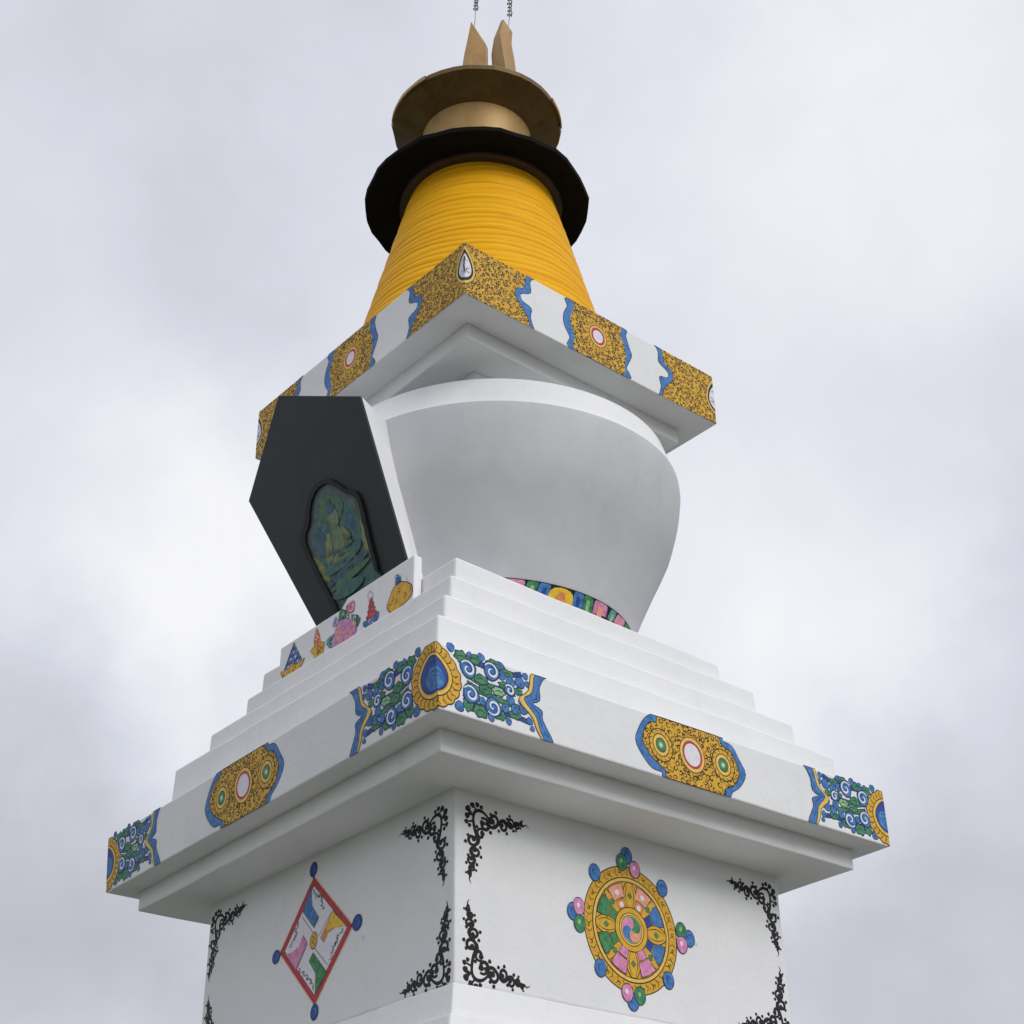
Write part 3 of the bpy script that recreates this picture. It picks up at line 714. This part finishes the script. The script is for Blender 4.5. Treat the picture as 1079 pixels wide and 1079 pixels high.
# --- ornament on the spire base slab
def top_corner(A, edge, seed, tear=True):
    H = .515
    blue = [(x, min(H, max(.004, y))) for x, y in edge]
    gold = [(0, .004), (0, H)] + [(x, min(H, max(.004, y))) for x, y in ((.66, H), (.625, .40), (.535, .335), (.512, .28), (.525, .225), (.60, .18), (.625, .11), (.67, .004))]
    A.fill(gold, 'gold_paint'); A.up()
    scribble(A, gold, .036, .0095, avoid=((0, .29, .10, .20),), seed=seed)
    A.fill(blue, 'blue_paint'); A.strip(blue + blue[:1], .006, .006, 'navy_line_paint'); A.up()
def tear(A):
    def td(k, yo=0):
        o = []
        for i in range(40):
            a = 2 * math.pi * i / 40; c_ = math.cos(a)
            x = .118 * k * math.sin(a) * max(.001, math.sin(a / 2))**.85
            y = .262 + yo + k * (.205 if c_ > 0 else .150) * c_
            o.append((x, y + .38 * abs(x)))
        return o
    for k, m in ((1.12, 'brown_line_paint'), (1.06, 'pale_gold_paint'), (.88, 'black_paint'), (.68, 'lilac_white_paint')): A.fill(td(k), m)
    A.strip([(.0, .37), (-.008, .28), (.004, .2)], .008, .006, 'black_paint', wm=.014)
    A.strip(spiral(.035, .24, .03, .01, 1, .8, 8), .005, .005, 'black_paint', wm=.01); A.strip(spiral(-.03, .22, .025, .01, 2, .8, 8, -1), .005, .005, 'purple_paint', wm=.01)
    A.strip([(-.03, .335), (.0, .345), (.03, .335)], .004, .004, 'black_paint', wm=.009)
cR = sm(T['c3R'])
ct = Art(.0048); tear(ct)
A = Art(); top_corner(A, cR, 21); A.p += ct.p; A.build('corner_ornament', None, slab, more=[(lambda q: q[0] + .0045, UR)])
A = Art(); top_corner(A, cR, 22); A = A.mirror(lambda q: (-q[0] * 1.05, q[1])); A.p += ct.p; A.build('corner_ornament', None, slab, more=[(lambda q: .0045 - q[0], left_map(UL))])
A = Art(); top_corner(A, cR, 23); A.p += ct.p; A.build('corner_ornament', None, slab, more=[(lambda q: q[0], lambda s, t, o: UR(UR.len - s, t, o))])
A = Art(); top_corner(A, cR, 24); A.p += ct.p; A.build('corner_ornament', None, slab, more=[(lambda q: q[0], lambda s, t, o: UL(UL.len - s, t, o))])
def top_medallion(A, seed):
    cl = lambda L: [(x, min(.515, max(.004, y))) for x, y in L]
    o, i = cl(sm(T['m3o'])), cl(sm(T['m3i']))
    A.fill(o, 'blue_paint'); A.strip(o + o[:1], .006, .006, 'navy_line_paint'); A.up(); A.fill(i, 'gold_paint'); A.up()
    cx, cy = 1.415, .275
    scribble(A, i, .036, .0095, avoid=((cx, cy, .15, .165),), seed=seed)
    A.ring(cx, cy, .205, .006, 'brown_line_paint', .225)
    for k in range(20):
        a = 2 * math.pi * k / 20; A.strip([(cx + .105 * math.cos(a), cy + .12 * math.sin(a)), (cx + .14 * math.cos(a + .15), cy + .155 * math.sin(a + .15))], .004, .008, 'brown_line_paint')
    for r, m in ((.100, 'brown_line_paint'), (.094, 'pale_gold_paint'), (.077, 'red_paint'), (.056, 'lilac_white_paint')): A.disc(cx, cy, r, m, r * 1.12, n=28)
A = Art(); top_medallion(A, 31); A.build('medallion', UR, slab)
A = Art(); top_medallion(A, 32); A = A.mirror(lambda q: (1.53 + (1.415 - q[0]) * 1.0, q[1])); A.build('medallion', UL, slab)

# --- black scroll corners on the wall: corner at the origin, arms along +x and -y
def scroll_corner(seed):
    A = Art(.0025); m = 'black_paint'; rnd = random.Random(seed)
    def ball(x, y, r): A.disc(x, y, r, m, n=12, wob=.08, k=3, ph=rnd.uniform(0, 6))
    def hook(x, y, r, a, h, w):
        """C-scroll that winds in to a ball, with two buds on its back"""
        s_ = spiral(x, y, r, r * .42, a, .92, 18, h)
        A.strip(s_, w * .7, w * .95, m, wm=w * 1.15); ball(*s_[-1], w * .95)
        for q in (4, 9): 
            bx, by = s_[q]; k = (r + w * .95) / max(.001, math.hypot(bx - x, by - y)); ball(x + (bx - x) * k * .93, y + (by - y) * k * .93, w * .62)
    # pair of scrolls in the angle
    A.strip(bez((.205, -.085), (.15, .02), (.055, .0), (.060, -.075)), .012, .020, m, wm=.024)
    A.strip(bez((.060, -.075), (.062, -.14), (.085, -.175), (.105, -.235)), .020, .014, m, wm=.024)
    hook(.150, -.100, .046, 2.2, -1, .022); hook(.118, -.165, .036, .9, 1, .020)
    for x, y, r in ((.018, -.018, .022), (.052, .012, .019), (.092, .022, .017), (.012, -.065, .020), (.005, -.105, .016), (.035, -.045, .017), (.125, .012, .014), (.030, -.125, .014)): ball(x, y, r)
    A.strip([(.060, -.06), (.035, -.03), (.018, -.018)], .016, .010, m); A.strip([(.085, -.02), (.07, .0), (.052, .012)], .016, .010, m); A.strip([(.06, -.09), (.03, -.10), (.005, -.105)], .014, .010, m)
    for arm in (0, 1):
        Lm = .475 if arm == 0 else .455
        T_ = (lambda u, w: (u, -w)) if arm == 0 else (lambda u, w: (w, -u))
        hs = 1 if arm else -1
        us = (.225, .300, .362, .412, .447); rs = (.040, .034, .028, .020, .013)
        pts = []
        for k, (u, r) in enumerate(zip(us, rs)):
            u = u * Lm / .475; w0 = .072 - .010 * k; sd = 1 if k % 2 else -1
            x, y = T_(u, w0 + sd * r * .55)
            hook(x, y, r, rnd.uniform(-.5, .5) + (1.6 if sd > 0 else -1.6) + (1.57 if arm else 0), hs * sd, .0205 - .0020 * k)
            pts.append(T_(u, w0 - sd * r * .75))
        st = [T_(.155, .085)] + pts + [T_(Lm, .040)]
        cs = []
        for k in range(len(st) - 1):
            p0 = st[max(0, k - 1)]; p1, p2 = st[k], st[k + 1]; p3 = st[min(len(st) - 1, k + 2)]
            cs += bez(p1, (p1[0] + (p2[0] - p0[0]) / 6, p1[1] + (p2[1] - p0[1]) / 6), (p2[0] - (p3[0] - p1[0]) / 6, p2[1] - (p3[1] - p1[1]) / 6), p2, 6)[:-1]
        cs.append(st[-1]); A.strip(cs, .025, .009, m, wm=.020)
        A.strip([T_(Lm - .01, .043), T_(Lm + .010, .028), T_(Lm + .022, .030), T_(Lm + .040, .044)], .009, .002, m, wm=.010)
        for u, w in ((.20, .018), (.265, .115), (.335, .020), (.385, .088)): ball(*T_(u * Lm / .475, w), .0115)
    return A
def place_scroll(face, s0, t0, sx, sy, seed):
    # sx, sy: +1/-1 flips so that the angle of the ornament points into the corner
    A = scroll_corner(seed).mirror(lambda q: (s0 + sx * q[0], t0 + sy * q[1]))
    A.build('corner_scroll', face, wall)
place_scroll(WR, .082, 1.118, 1, 1, 1); place_scroll(WR, .068, .028, 1, -1, 2)
place_scroll(WR, WR.len - .038, 1.118, -1, 1, 3); place_scroll(WR, WR.len - .040, .062, -1, -1, 4)
place_scroll(WL, .078, 1.103, 1, 1, 5); place_scroll(WL, .040, .018, 1, -1, 6)
place_scroll(WL, WL.len - .030, 1.118, -1, 1, 7); place_scroll(WL, WL.len - .050, .030, -1, -1, 8)

# --- dharma wheel on the right face
wx, wy = 1.462, .568
A = Art(.0025)
A.disc(wx, wy, .420, 'brown_line_paint', .425, n=72); A.disc(wx, wy, .412, 'gold_paint', .417, n=72)
A.up()
for k in range(44):
    a = 2 * math.pi * k / 44
    A.strip([(wx + .405 * math.cos(a), wy + .41 * math.sin(a)), (wx + .375 * math.cos(a + .05), wy + .38 * math.sin(a + .05)), (wx + .352 * math.cos(a), wy + .357 * math.sin(a))], .003, .004, 'brown_line_paint', wm=.007)
    A.strip(spiral(wx + .382 * math.cos(a + .07), wy + .387 * math.sin(a + .07), .014, .005, a, .9, 8), .003, .004, 'orange_paint' if k % 2 else 'brown_line_paint', wm=.007)
A.ring(wx, wy, .345, .008, 'brown_line_paint', .35, 64); A.ring(wx, wy, .337, .02, 'pale_gold_paint', .342, 64); A.ring(wx, wy, .317, .006, 'brown_line_paint', .322, 64)
A.up()
base_cols = [('blue_paint', 0), ('salmon_paint', 90), ('green_paint', 180), ('pink_paint', 270)]
for m, deg in base_cols:
    m2 = {'blue_paint': 'deep_blue_paint', 'salmon_paint': 'orange_paint', 'green_paint': 'green_paint', 'pink_paint': 'pink_paint'}[m]
    for sgn in (-1, 1):
        for r0, r1, a0, a1, mm in ((.215, .308, 13, 40, m), (.145, .205, 15, 38, m2)):
            pts = [(wx + r1 * math.cos(R(deg + sgn * (a0 + (a1 - a0) * i / 6))), wy + r1 * math.sin(R(deg + sgn * (a0 + (a1 - a0) * i / 6)))) for i in range(7)]
            pts += [(wx + r0 * math.cos(R(deg + sgn * (a1 - (a1 - a0) * i / 6))), wy + r0 * math.sin(R(deg + sgn * (a1 - (a1 - a0) * i / 6)))) for i in range(7)]
            A.fill(hull_wave(pts, 1.05), 'brown_line_paint'); A.fill(hull_wave(pts, .96), mm)
            c = (sum(p[0] for p in pts) / 14, sum(p[1] for p in pts) / 14)
            A.fill([(c[0] + .02 * math.cos(q) , c[1] + .02 * math.sin(q)) for q in (k * .9 for k in range(7))], 'lilac_white_paint' if m == 'salmon_paint' else mm)
wheel = S(A.build('wheel_emblem', WR, None))
wloc = wheel.location.copy()
def sub(A, name, face, parent, ploc):
    o = A.build(name, face, parent); o.location = o.location - ploc; return o
for k in range(8):
    a = R(45 * k); c, s = math.cos(a), math.sin(a); big = k % 2 == 0
    A = Art(.0050 + .00002 * k)
    w = .062 if big else .026
    leaf = []
    for i in range(13):
        q = i / 12; leaf.append((.13 + .185 * q, w * math.sin(math.pi * (.08 + .84 * q)) ** .8))
    leaf = leaf + [(x, -y) for x, y in leaf[::-1]]
    rot = lambda L: [(wx + x * c - y * s, wy + x * s + y * c) for x, y in L]
    A.fill(rot(hull_wave(leaf, 1.06)), 'brown_line_paint'); A.fill(rot(hull_wave(leaf, .97)), 'gold_paint')
    A.up(.0002)
    if big:
        for sg in (-1, 1): A.strip(rot(bez((.15, sg * .02), (.2, sg * .045), (.25, sg * .045), (.30, sg * .015))), .003, .003, 'brown_line_paint', wm=.007)
    g = .024 if big else .026
    A.fill(rot([(.225 + g * math.cos(q), g * math.sin(q) * 1.0) for q in (i * math.pi / 2 for i in range(4))]), 'brown_line_paint')
    A.fill(rot([(.225 + g * .8 * math.cos(q), g * .8 * math.sin(q)) for q in (i * math.pi / 2 for i in range(4))]), 'green_paint')
    sub(A, 'spoke', WR, wheel, wloc)
A = Art(.0060)
for r, m in ((.150, 'brown_line_paint'), (.143, 'gold_paint'), (.112, 'brown_line_paint'), (.106, 'pale_gold_paint'), (.095, 'brown_line_paint'), (.090, 'pale_gold_paint')): A.disc(wx, wy, r, m, n=40)
A.up(.0002)
for k, m in enumerate(('salmon_paint', 'green_paint', 'pink_paint', 'blue_paint')):      # swirl of four commas
    a = R(-60 + 90 * k); r = .086
    pts = [(wx + r * math.cos(a + i * math.pi / 2 / 8), wy + r * math.sin(a + i * math.pi / 2 / 8)) for i in range(9)]
    b = a + math.pi / 2
    inner = [(wx + r / 2 * math.cos(b) + r / 2 * math.cos(b - i * math.pi / 6 * 1.0), wy + r / 2 * math.sin(b) + r / 2 * math.sin(b - i * math.pi / 6)) for i in range(1, 7)]
    outer = [(wx + r / 2 * math.cos(a) + r / 2 * math.cos(a - math.pi + i * math.pi / 6), wy + r / 2 * math.sin(a) + r / 2 * math.sin(a - math.pi + i * math.pi / 6)) for i in range(0, 6)]
    A.fill(pts + inner + outer, m)
sub(A, 'hub', WR, wheel, wloc)
def jewelblob(x, y, m, face, parent, ploc, rx=.047, ry=.055, base=.0072):
    A = Art(base); A.disc(x, y, rx * 1.10, 'navy_line_paint', ry * 1.10, n=20); A.disc(x, y, rx, m, ry, n=20, wob=.04, k=3)
    if m == 'blue_paint': A.strip(spiral(x, y, rx * .6, rx * .3, .5, .6, 8), .004, .004, 'deep_blue_paint', wm=.010)
    else: A.disc(x - rx * .1, y + ry * .15, rx * .3, 'lilac_white_paint' if m == 'pink_paint' else 'pale_green_paint', ry * .3, n=10)
    sub(A, 'jewel', face, parent, ploc)
for (x, y, m, b) in ((1.405, 1.015, 'green_paint', .0072), (1.520, .985, 'pink_paint', .0075), (1.452, 1.068, 'blue_paint', .0069), (1.003, .640, 'pink_paint', .0072), (1.005, .530, 'green_paint', .0075), (.952, .600, 'blue_paint', .0069),
                  (1.925, .640, 'green_paint', .0072), (1.925, .545, 'pink_paint', .0075), (2.000, .600, 'blue_paint', .0069), (1.395, .150, 'pink_paint', .0072), (1.505, .145, 'green_paint', .0075), (1.443, .098, 'blue_paint', .0069),
                  (1.154, .895, 'blue_paint', .0072), (1.770, .905, 'blue_paint', .0072), (1.170, .273, 'blue_paint', .0072), (1.775, .285, 'blue_paint', .0072)):
    jewelblob(x, y, m, WR, wheel, wloc, base=b)

# --- diamond on the left face
fr_ = T['dm_frame']; cxy = T['dm_cen'][0]
A = Art(.0025)
A.fill(hull_wave(fr_, 1.035), 'salmon_paint'); A.fill(hull_wave(fr_, 1.005), 'red_paint'); A.up(.0002)
A.fill(hull_wave(fr_, .875), 'brown_line_paint'); A.fill(hull_wave(fr_, .86), 'lilac_white_paint'); A.up(.0002)
for i in range(4):
    a, b = fr_[i], fr_[(i + 1) % 4]; n_ = 26
    A.strip([(a[0] + (b[0] - a[0]) * k / n_ * .985 + (cxy[0] - a[0]) * .03, a[1] + (b[1] - a[1]) * k / n_ + (cxy[1] - a[1]) * .03) for k in range(n_ + 1)], .003, .003, 'brown_line_paint')
for k in ('l1', 'l2', 'd1', 'd2', 'q1', 'q2', 'q3', 'q4'):
    L = T['dm_' + k]
    if k[0] == 'q':
        wv = []
        for i in range(len(L) - 1):
            for j in range(5):
                q = j / 5; wv.append((L[i][0] + (L[i + 1][0] - L[i][0]) * q + .014 * math.sin((i + q) * 7), L[i][1] + (L[i + 1][1] - L[i][1]) * q + .010 * math.cos((i + q) * 8)))
        A.strip(wv, .004, .003, 'black_paint', wm=.0085)
        for i in range(1, len(wv) - 2, 4): A.strip(spiral(*wv[i], .018, .006, i, .7, 7), .003, .003, 'black_paint', wm=.007)
    else: A.strip([L[0], ((L[0][0] + L[1][0]) / 2, (L[0][1] + L[1][1]) / 2), L[1]], .005, .005, 'brown_line_paint')
diamond = S(A.build('diamond_emblem', WL, None)); dloc = diamond.location.copy()
for k, m, m2 in (('blue', 'blue_paint', None), ('yel', 'orange_paint', 'yellow_paint'), ('pink', 'pink_paint', None), ('green', 'green_paint', None)):
    A = Art(.0045); L = T['dm_' + k]
    A.fill(hull_wave(L, 1.05), 'brown_line_paint'); A.fill(L, m)
    if m2: A.fill(L[:3] + [(1.40, .64), (1.385, .69)], m2)
    sub(A, 'pinwheel_blade', WL, diamond, dloc)
A = Art(.0050); A.disc(*cxy, .046, 'brown_line_paint', .060, n=24); A.disc(*cxy, .040, 'gold_paint', .054, n=24); A.up(.0003)
A.strip([(cxy[0] + .018, cxy[1] + .03), (cxy[0] - .02, cxy[1] + .012), (cxy[0] + .015, cxy[1] - .008), (cxy[0] - .018, cxy[1] - .03)], .006, .006, 'brown_line_paint', wm=.011)
sub(A, 'hub', WL, diamond, dloc)
for k, rx, ry in (('jt', .048, .055), ('jr', .058, .055), ('jb', .048, .055), ('jl', .052, .05)):
    (x, y), (x2, y2) = T['dm_' + k]
    A = Art(.0042); A.strip([(x, y), (x2, y2)], .022, .016, 'navy_line_paint'); A.disc(x, y, rx, 'navy_line_paint', ry, n=20); A.disc(x, y, rx * .86, 'deep_blue_paint', ry * .86, n=20); A.strip(spiral(x, y, rx * .5, rx * .2, 1, .7, 8), .004, .004, 'blue_paint', wm=.012)
    sub(A, 'jewel', WL, diamond, dloc)

# --- small offerings painted on the shelf front
cl = lambda L: [(x, max(.012, y)) for x, y in L]
T['of_a_gold2'] = [(1.735, .105), (1.667, .012), (1.502, .012), (1.415, .100), (1.50, .085), (1.575, .115), (1.65, .085)]
def offering(name, items, seed, label):
    A = Art(.003); rnd = random.Random(seed)
    for key, m, line in items:
        L = sm(cl(T['of_' + key])); A.fill(hull_wave(L, 1.07), line); A.fill(L, m)
        xs = [p[0] for p in L]; ys = [p[1] for p in L]; n = 0
        A.up(.0003)
        for _ in range(60):
            p = (rnd.uniform(min(xs), max(xs)), rnd.uniform(min(ys), max(ys)))
            if inside(p, hull_wave(L, .8)):
                A.strip(spiral(*p, .026, .010, rnd.uniform(0, 6), .55, 7), .003, .003, line if n % 4 else 'pale_gold_paint' if 'gold' in m else 'lilac_white_paint', wm=.008); n += 1
            if n > 10: break
    return A
def put(A, name, label): o = A.build(name, SH, shelf); o['label'] = label
A = Art(.0032)
for row, (y0, xs) in enumerate(((.075, (-.105, -.038, .030, .098)), (.125, (-.070, 0, .066)), (.178, (-.034, .032)), (.228, (0,)))):
    for k, dx in enumerate(xs):
        x = 1.575 + dx; y0_ = y0 - .10 * dx * 0; hh = .075
        A.fill([(x - .043, y0_), (x + .043, y0_), (x + .012, y0_ + hh * .7), (x, y0_ + hh), (x - .012, y0_ + hh * .7)], 'navy_line_paint')
        A.fill([(x - .034, y0_ + .004), (x + .034, y0_ + .004), (x, y0_ + hh * .86)], ('blue_paint', 'deep_blue_paint')[(k + row) % 2])
        A.strip([(x - .022, y0_ + .012), (x - .004, y0_ + hh * .6)], .003, .002, 'lilac_white_paint', wm=.007)
B_ = offering('o', (('a_gold2', 'gold_paint', 'brown_line_paint'),), 1, ''); A.up(.0004); A.p += [(q, m, o + .0012) for q, m, o in B_.p]
put(A, 'painted_offering', 'painted blue mound in a gold bowl')
put(offering('o', (('b_gold', 'gold_paint', 'brown_line_paint'), ('b_red', 'orange_paint', 'red_paint')), 2, ''), 'painted_offering', 'painted red flame on a gold cup')
A = offering('o', (('c_l1', 'green_paint', 'navy_line_paint'), ('c_l2', 'green_paint', 'navy_line_paint'), ('c_l3', 'teal_paint', 'navy_line_paint'), ('c_pur', 'purple_paint', 'purple_paint'), ('c_bud', 'pink_paint', 'red_paint'), ('c_pink', 'pink_paint', 'purple_paint')), 3, '')
rnd = random.Random(4); cx_, cy_ = .862, .095
for ring_, (rr_, nn) in enumerate(((.105, 9), (.07, 7), (.036, 5), (0, 1))):
    for k in range(nn):
        a = 2 * math.pi * k / nn + ring_; x, y = cx_ + rr_ * 1.15 * math.cos(a), cy_ + rr_ * .72 * math.sin(a)
        if y < .035: y = .035
        A.disc(x, y, .036, 'purple_paint', .030, n=12, wob=.1, k=3, ph=k); A.disc(x, y, .032, ('pink_paint', 'salmon_paint', 'pink_paint')[(k + ring_) % 3], .026, n=12, wob=.1, k=3, ph=k)
        A.strip(spiral(x, y, .020, .012, a, .5, 6), .003, .003, 'red_paint', wm=.007)
put(A, 'painted_offering', 'painted pink peony with green leaves')
A = Art(.0032)
for y, rx in ((.105, .062), (.150, .046), (.192, .033), (.228, .021)):
    x = .515 + (y - .1) * .12; A.disc(x, y, rx * 1.12, 'brown_line_paint', .031, n=14); A.disc(x, y, rx, 'red_paint', .027, n=14); A.strip([(x - rx * .5, y + .006), (x + rx * .4, y + .010)], .003, .003, 'pink_paint', wm=.009)
B_ = offering('o', (('d_blue', 'blue_paint', 'navy_line_paint'),), 4, ''); A.p += [(q, m, o + .001) for q, m, o in B_.p]; A.strip(T['of_d_hook'], .004, .004, 'purple_paint', wm=.009); put(A, 'painted_offering', 'painted red cone in a blue bowl')
A = offering('o', (('e_gold', 'gold_paint', 'brown_line_paint'), ('e_knob', 'blue_paint', 'navy_line_paint')), 5, ''); A.strip(T['of_e_line'], .004, .006, 'pink_paint'); put(A, 'painted_offering', 'painted gold ingot with a blue knob')

# --- small scars in the plaster beside the emblems
def scar(face, s, t, r, seed):
    rnd = random.Random(seed); A = Art(.002)
    v, f = [], []; n = 14
    c = face(s, t, .010); v.append(c)
    for ring, (k, o) in enumerate(((.55, .009), (1.0, .0005))):
        for i in range(n):
            a = 2 * math.pi * i / n; q = r * k * rnd.uniform(.75, 1.2)
            v.append(face(s + q * math.cos(a) * .7, t + q * math.sin(a), o))
    for i in range(n):
        j = (i + 1) % n; f.append((0, 1 + i, 1 + j)); f.append((1 + i, 1 + n + i, 1 + n + j, 1 + j))
    mesh_obj('plaster_scar', v, f, WH, wall, smooth=True)
scar(WL, .965, .515, .045, 1); scar(WR, 2.065, .585, .030, 2)

# ------------------------------------------------------------------ ground
gm = bmesh.new(); bmesh.ops.create_circle(gm, cap_ends=True, radius=900, segments=64)
me = bpy.data.meshes.new('ground'); gm.to_mesh(me); gm.free(); me.materials.append(MATS['grassy_earth'])
g = bpy.data.objects.new('ground', me); COL.objects.link(g); g.location = (0, 0, GZ); tag(g, None, None, kind='structure')

# ------------------------------------------------------------------ overcast sky
SUN_EL, SUN_DIR = R(35), V((.05, -1, 0)).normalized()
w = bpy.data.worlds.new('World'); sc.world = w; w.use_nodes = True
nt = w.node_tree; bg = nt.nodes['Background']
sky = N(nt, 'ShaderNodeTexSky'); sky.sky_type = 'NISHITA'; sky.sun_disc = False; sky.sun_elevation = SUN_EL
sky.sun_rotation = math.atan2(SUN_DIR.x, SUN_DIR.y); sky.air_density = 1.2; sky.dust_density = 3
tc = nt.nodes.new('ShaderNodeTexCoord')
def math_n(op, a, b=None, c=None):
    m = nt.nodes.new('ShaderNodeMath'); m.operation = op
    for s, v in zip(m.inputs, (a, b, c)):
        if v is None: continue
        if hasattr(v, 'links'): nt.links.new(v, s)
        else: s.default_value = v
    return m.outputs[0]
dirv = tc.outputs['Generated']
# cloud deck seen in perspective: direction divided by its height, plus free noise
n1 = N(nt, 'ShaderNodeTexNoise', Scale=3.1, Detail=7, Roughness=.50, Distortion=.25); nt.links.new(dirv, n1.inputs['Vector'])
n2 = N(nt, 'ShaderNodeTexNoise', Scale=7.5, Detail=6, Roughness=.55, Distortion=.4); nt.links.new(dirv, n2.inputs['Vector'])
# directions are nudged by noise so that the cloud masses have no outline
nz = N(nt, 'ShaderNodeTexNoise', Scale=4.0, Detail=5, Roughness=.55); nt.links.new(dirv, nz.inputs['Vector'])
vm = nt.nodes.new('ShaderNodeVectorMath'); vm.operation = 'MULTIPLY_ADD'; nt.links.new(nz.outputs['Color'], vm.inputs[0]); vm.inputs[1].default_value = (.30, .30, .30)
v2 = nt.nodes.new('ShaderNodeVectorMath'); v2.operation = 'ADD'; nt.links.new(dirv, vm.inputs[2]); nt.links.new(vm.outputs[0], v2.inputs[0]); v2.inputs[1].default_value = (-.15, -.15, -.15)
acc = None
BLOBS = CLOUDS
for d, rad, amp in BLOBS:
    dd = V(d).normalized()
    dst = nt.nodes.new('ShaderNodeVectorMath'); dst.operation = 'DISTANCE'; nt.links.new(v2.outputs[0], dst.inputs[0]); dst.inputs[1].default_value = dd
    mr = N(nt, 'ShaderNodeMapRange'); mr.interpolation_type = 'SMOOTHERSTEP'
    nt.links.new(dst.outputs['Value'], mr.inputs[0]); mr.inputs[1].default_value = 0; mr.inputs[2].default_value = rad; mr.inputs[3].default_value = amp; mr.inputs[4].default_value = 0
    acc = mr.outputs[0] if acc is None else math_n('ADD', acc, mr.outputs[0])
t = math_n('MULTIPLY_ADD', n1.outputs['Fac'], .46, -.23)
t = math_n('ADD', t, math_n('MULTIPLY_ADD', n2.outputs['Fac'], .34, -.17))
t = math_n('ADD', t, acc); t = math_n('ADD', t, .5)
cr = nt.nodes.new('ShaderNodeValToRGB'); nt.links.new(t, cr.inputs[0])
while len(cr.color_ramp.elements) < 5: cr.color_ramp.elements.new(.5)
for e, (p, c) in zip(cr.color_ramp.elements, CLOUDRAMP): e.position = p; e.color = (*c, 1)
# overcast: the deck thins overhead, so it glows brighter towards the zenith and on the sun's side
sep = nt.nodes.new('ShaderNodeSeparateXYZ'); nt.links.new(dirv, sep.inputs[0])
zen = N(nt, 'ShaderNodeMapRange'); zen.interpolation_type = 'SMOOTHSTEP'; nt.links.new(sep.outputs['Z'], zen.inputs[0]); zen.inputs[1].default_value = .70; zen.inputs[2].default_value = 1.0; zen.inputs[3].default_value = 1.0; zen.inputs[4].default_value = ZENITH
gl = math_n('MULTIPLY', zen.outputs[0], CLOUDGAIN)
skyc = nt.nodes.new('ShaderNodeVectorMath'); skyc.operation = 'SCALE'; nt.links.new(cr.outputs[0], skyc.inputs[0]); nt.links.new(gl, skyc.inputs['Scale'])
sky_s = nt.nodes.new('ShaderNodeVectorMath'); sky_s.operation = 'SCALE'; nt.links.new(sky.outputs[0], sky_s.inputs[0]); sky_s.inputs['Scale'].default_value = 1.0
mx = nt.nodes.new('ShaderNodeMix'); mx.data_type = 'RGBA'; mx.inputs[0].default_value = .95
nt.links.new(sky_s.outputs[0], mx.inputs[6]); nt.links.new(skyc.outputs[0], mx.inputs[7])
nt.links.new(mx.outputs[2], bg.inputs[0]); bg.inputs[1].default_value = .1

sl = bpy.data.lights.new('sun', 'SUN'); sl.energy = SUN_E; sl.angle = R(30); sl.color = (1.0, .985, .965)
so = bpy.data.objects.new('sun', sl); COL.objects.link(so)
sd = SUN_DIR * math.cos(SUN_EL) + V((0, 0, math.sin(SUN_EL)))
so.rotation_euler = sd.to_track_quat('Z', 'Y').to_euler(); so.location = sd * 40

# ------------------------------------------------------------------ camera
cd = bpy.data.cameras.new('camera'); cam = bpy.data.objects.new('camera', cd); COL.objects.link(cam)
M = Matrix(((.768521, -.32361, -.551954), (-.63965, -.408775, -.650962), (-.014967, .853335, -.521149)))
cam.matrix_world = Matrix.Translation((-7.171196, -8.752734, -3.580618)) @ M.to_4x4()
cd.sensor_width = 36; cd.sensor_fit = 'HORIZONTAL'; cd.lens = 54.3594; cd.clip_end = 3000; cd.clip_start = .05
sc.camera = cam
sc.render.resolution_x = sc.render.resolution_y = 1024
sc.render.engine = 'CYCLES'
sc.view_settings.view_transform = 'Standard'; sc.view_settings.look = 'None'; sc.view_settings.gamma = 1; sc.view_settings.exposure = EXPOSURE
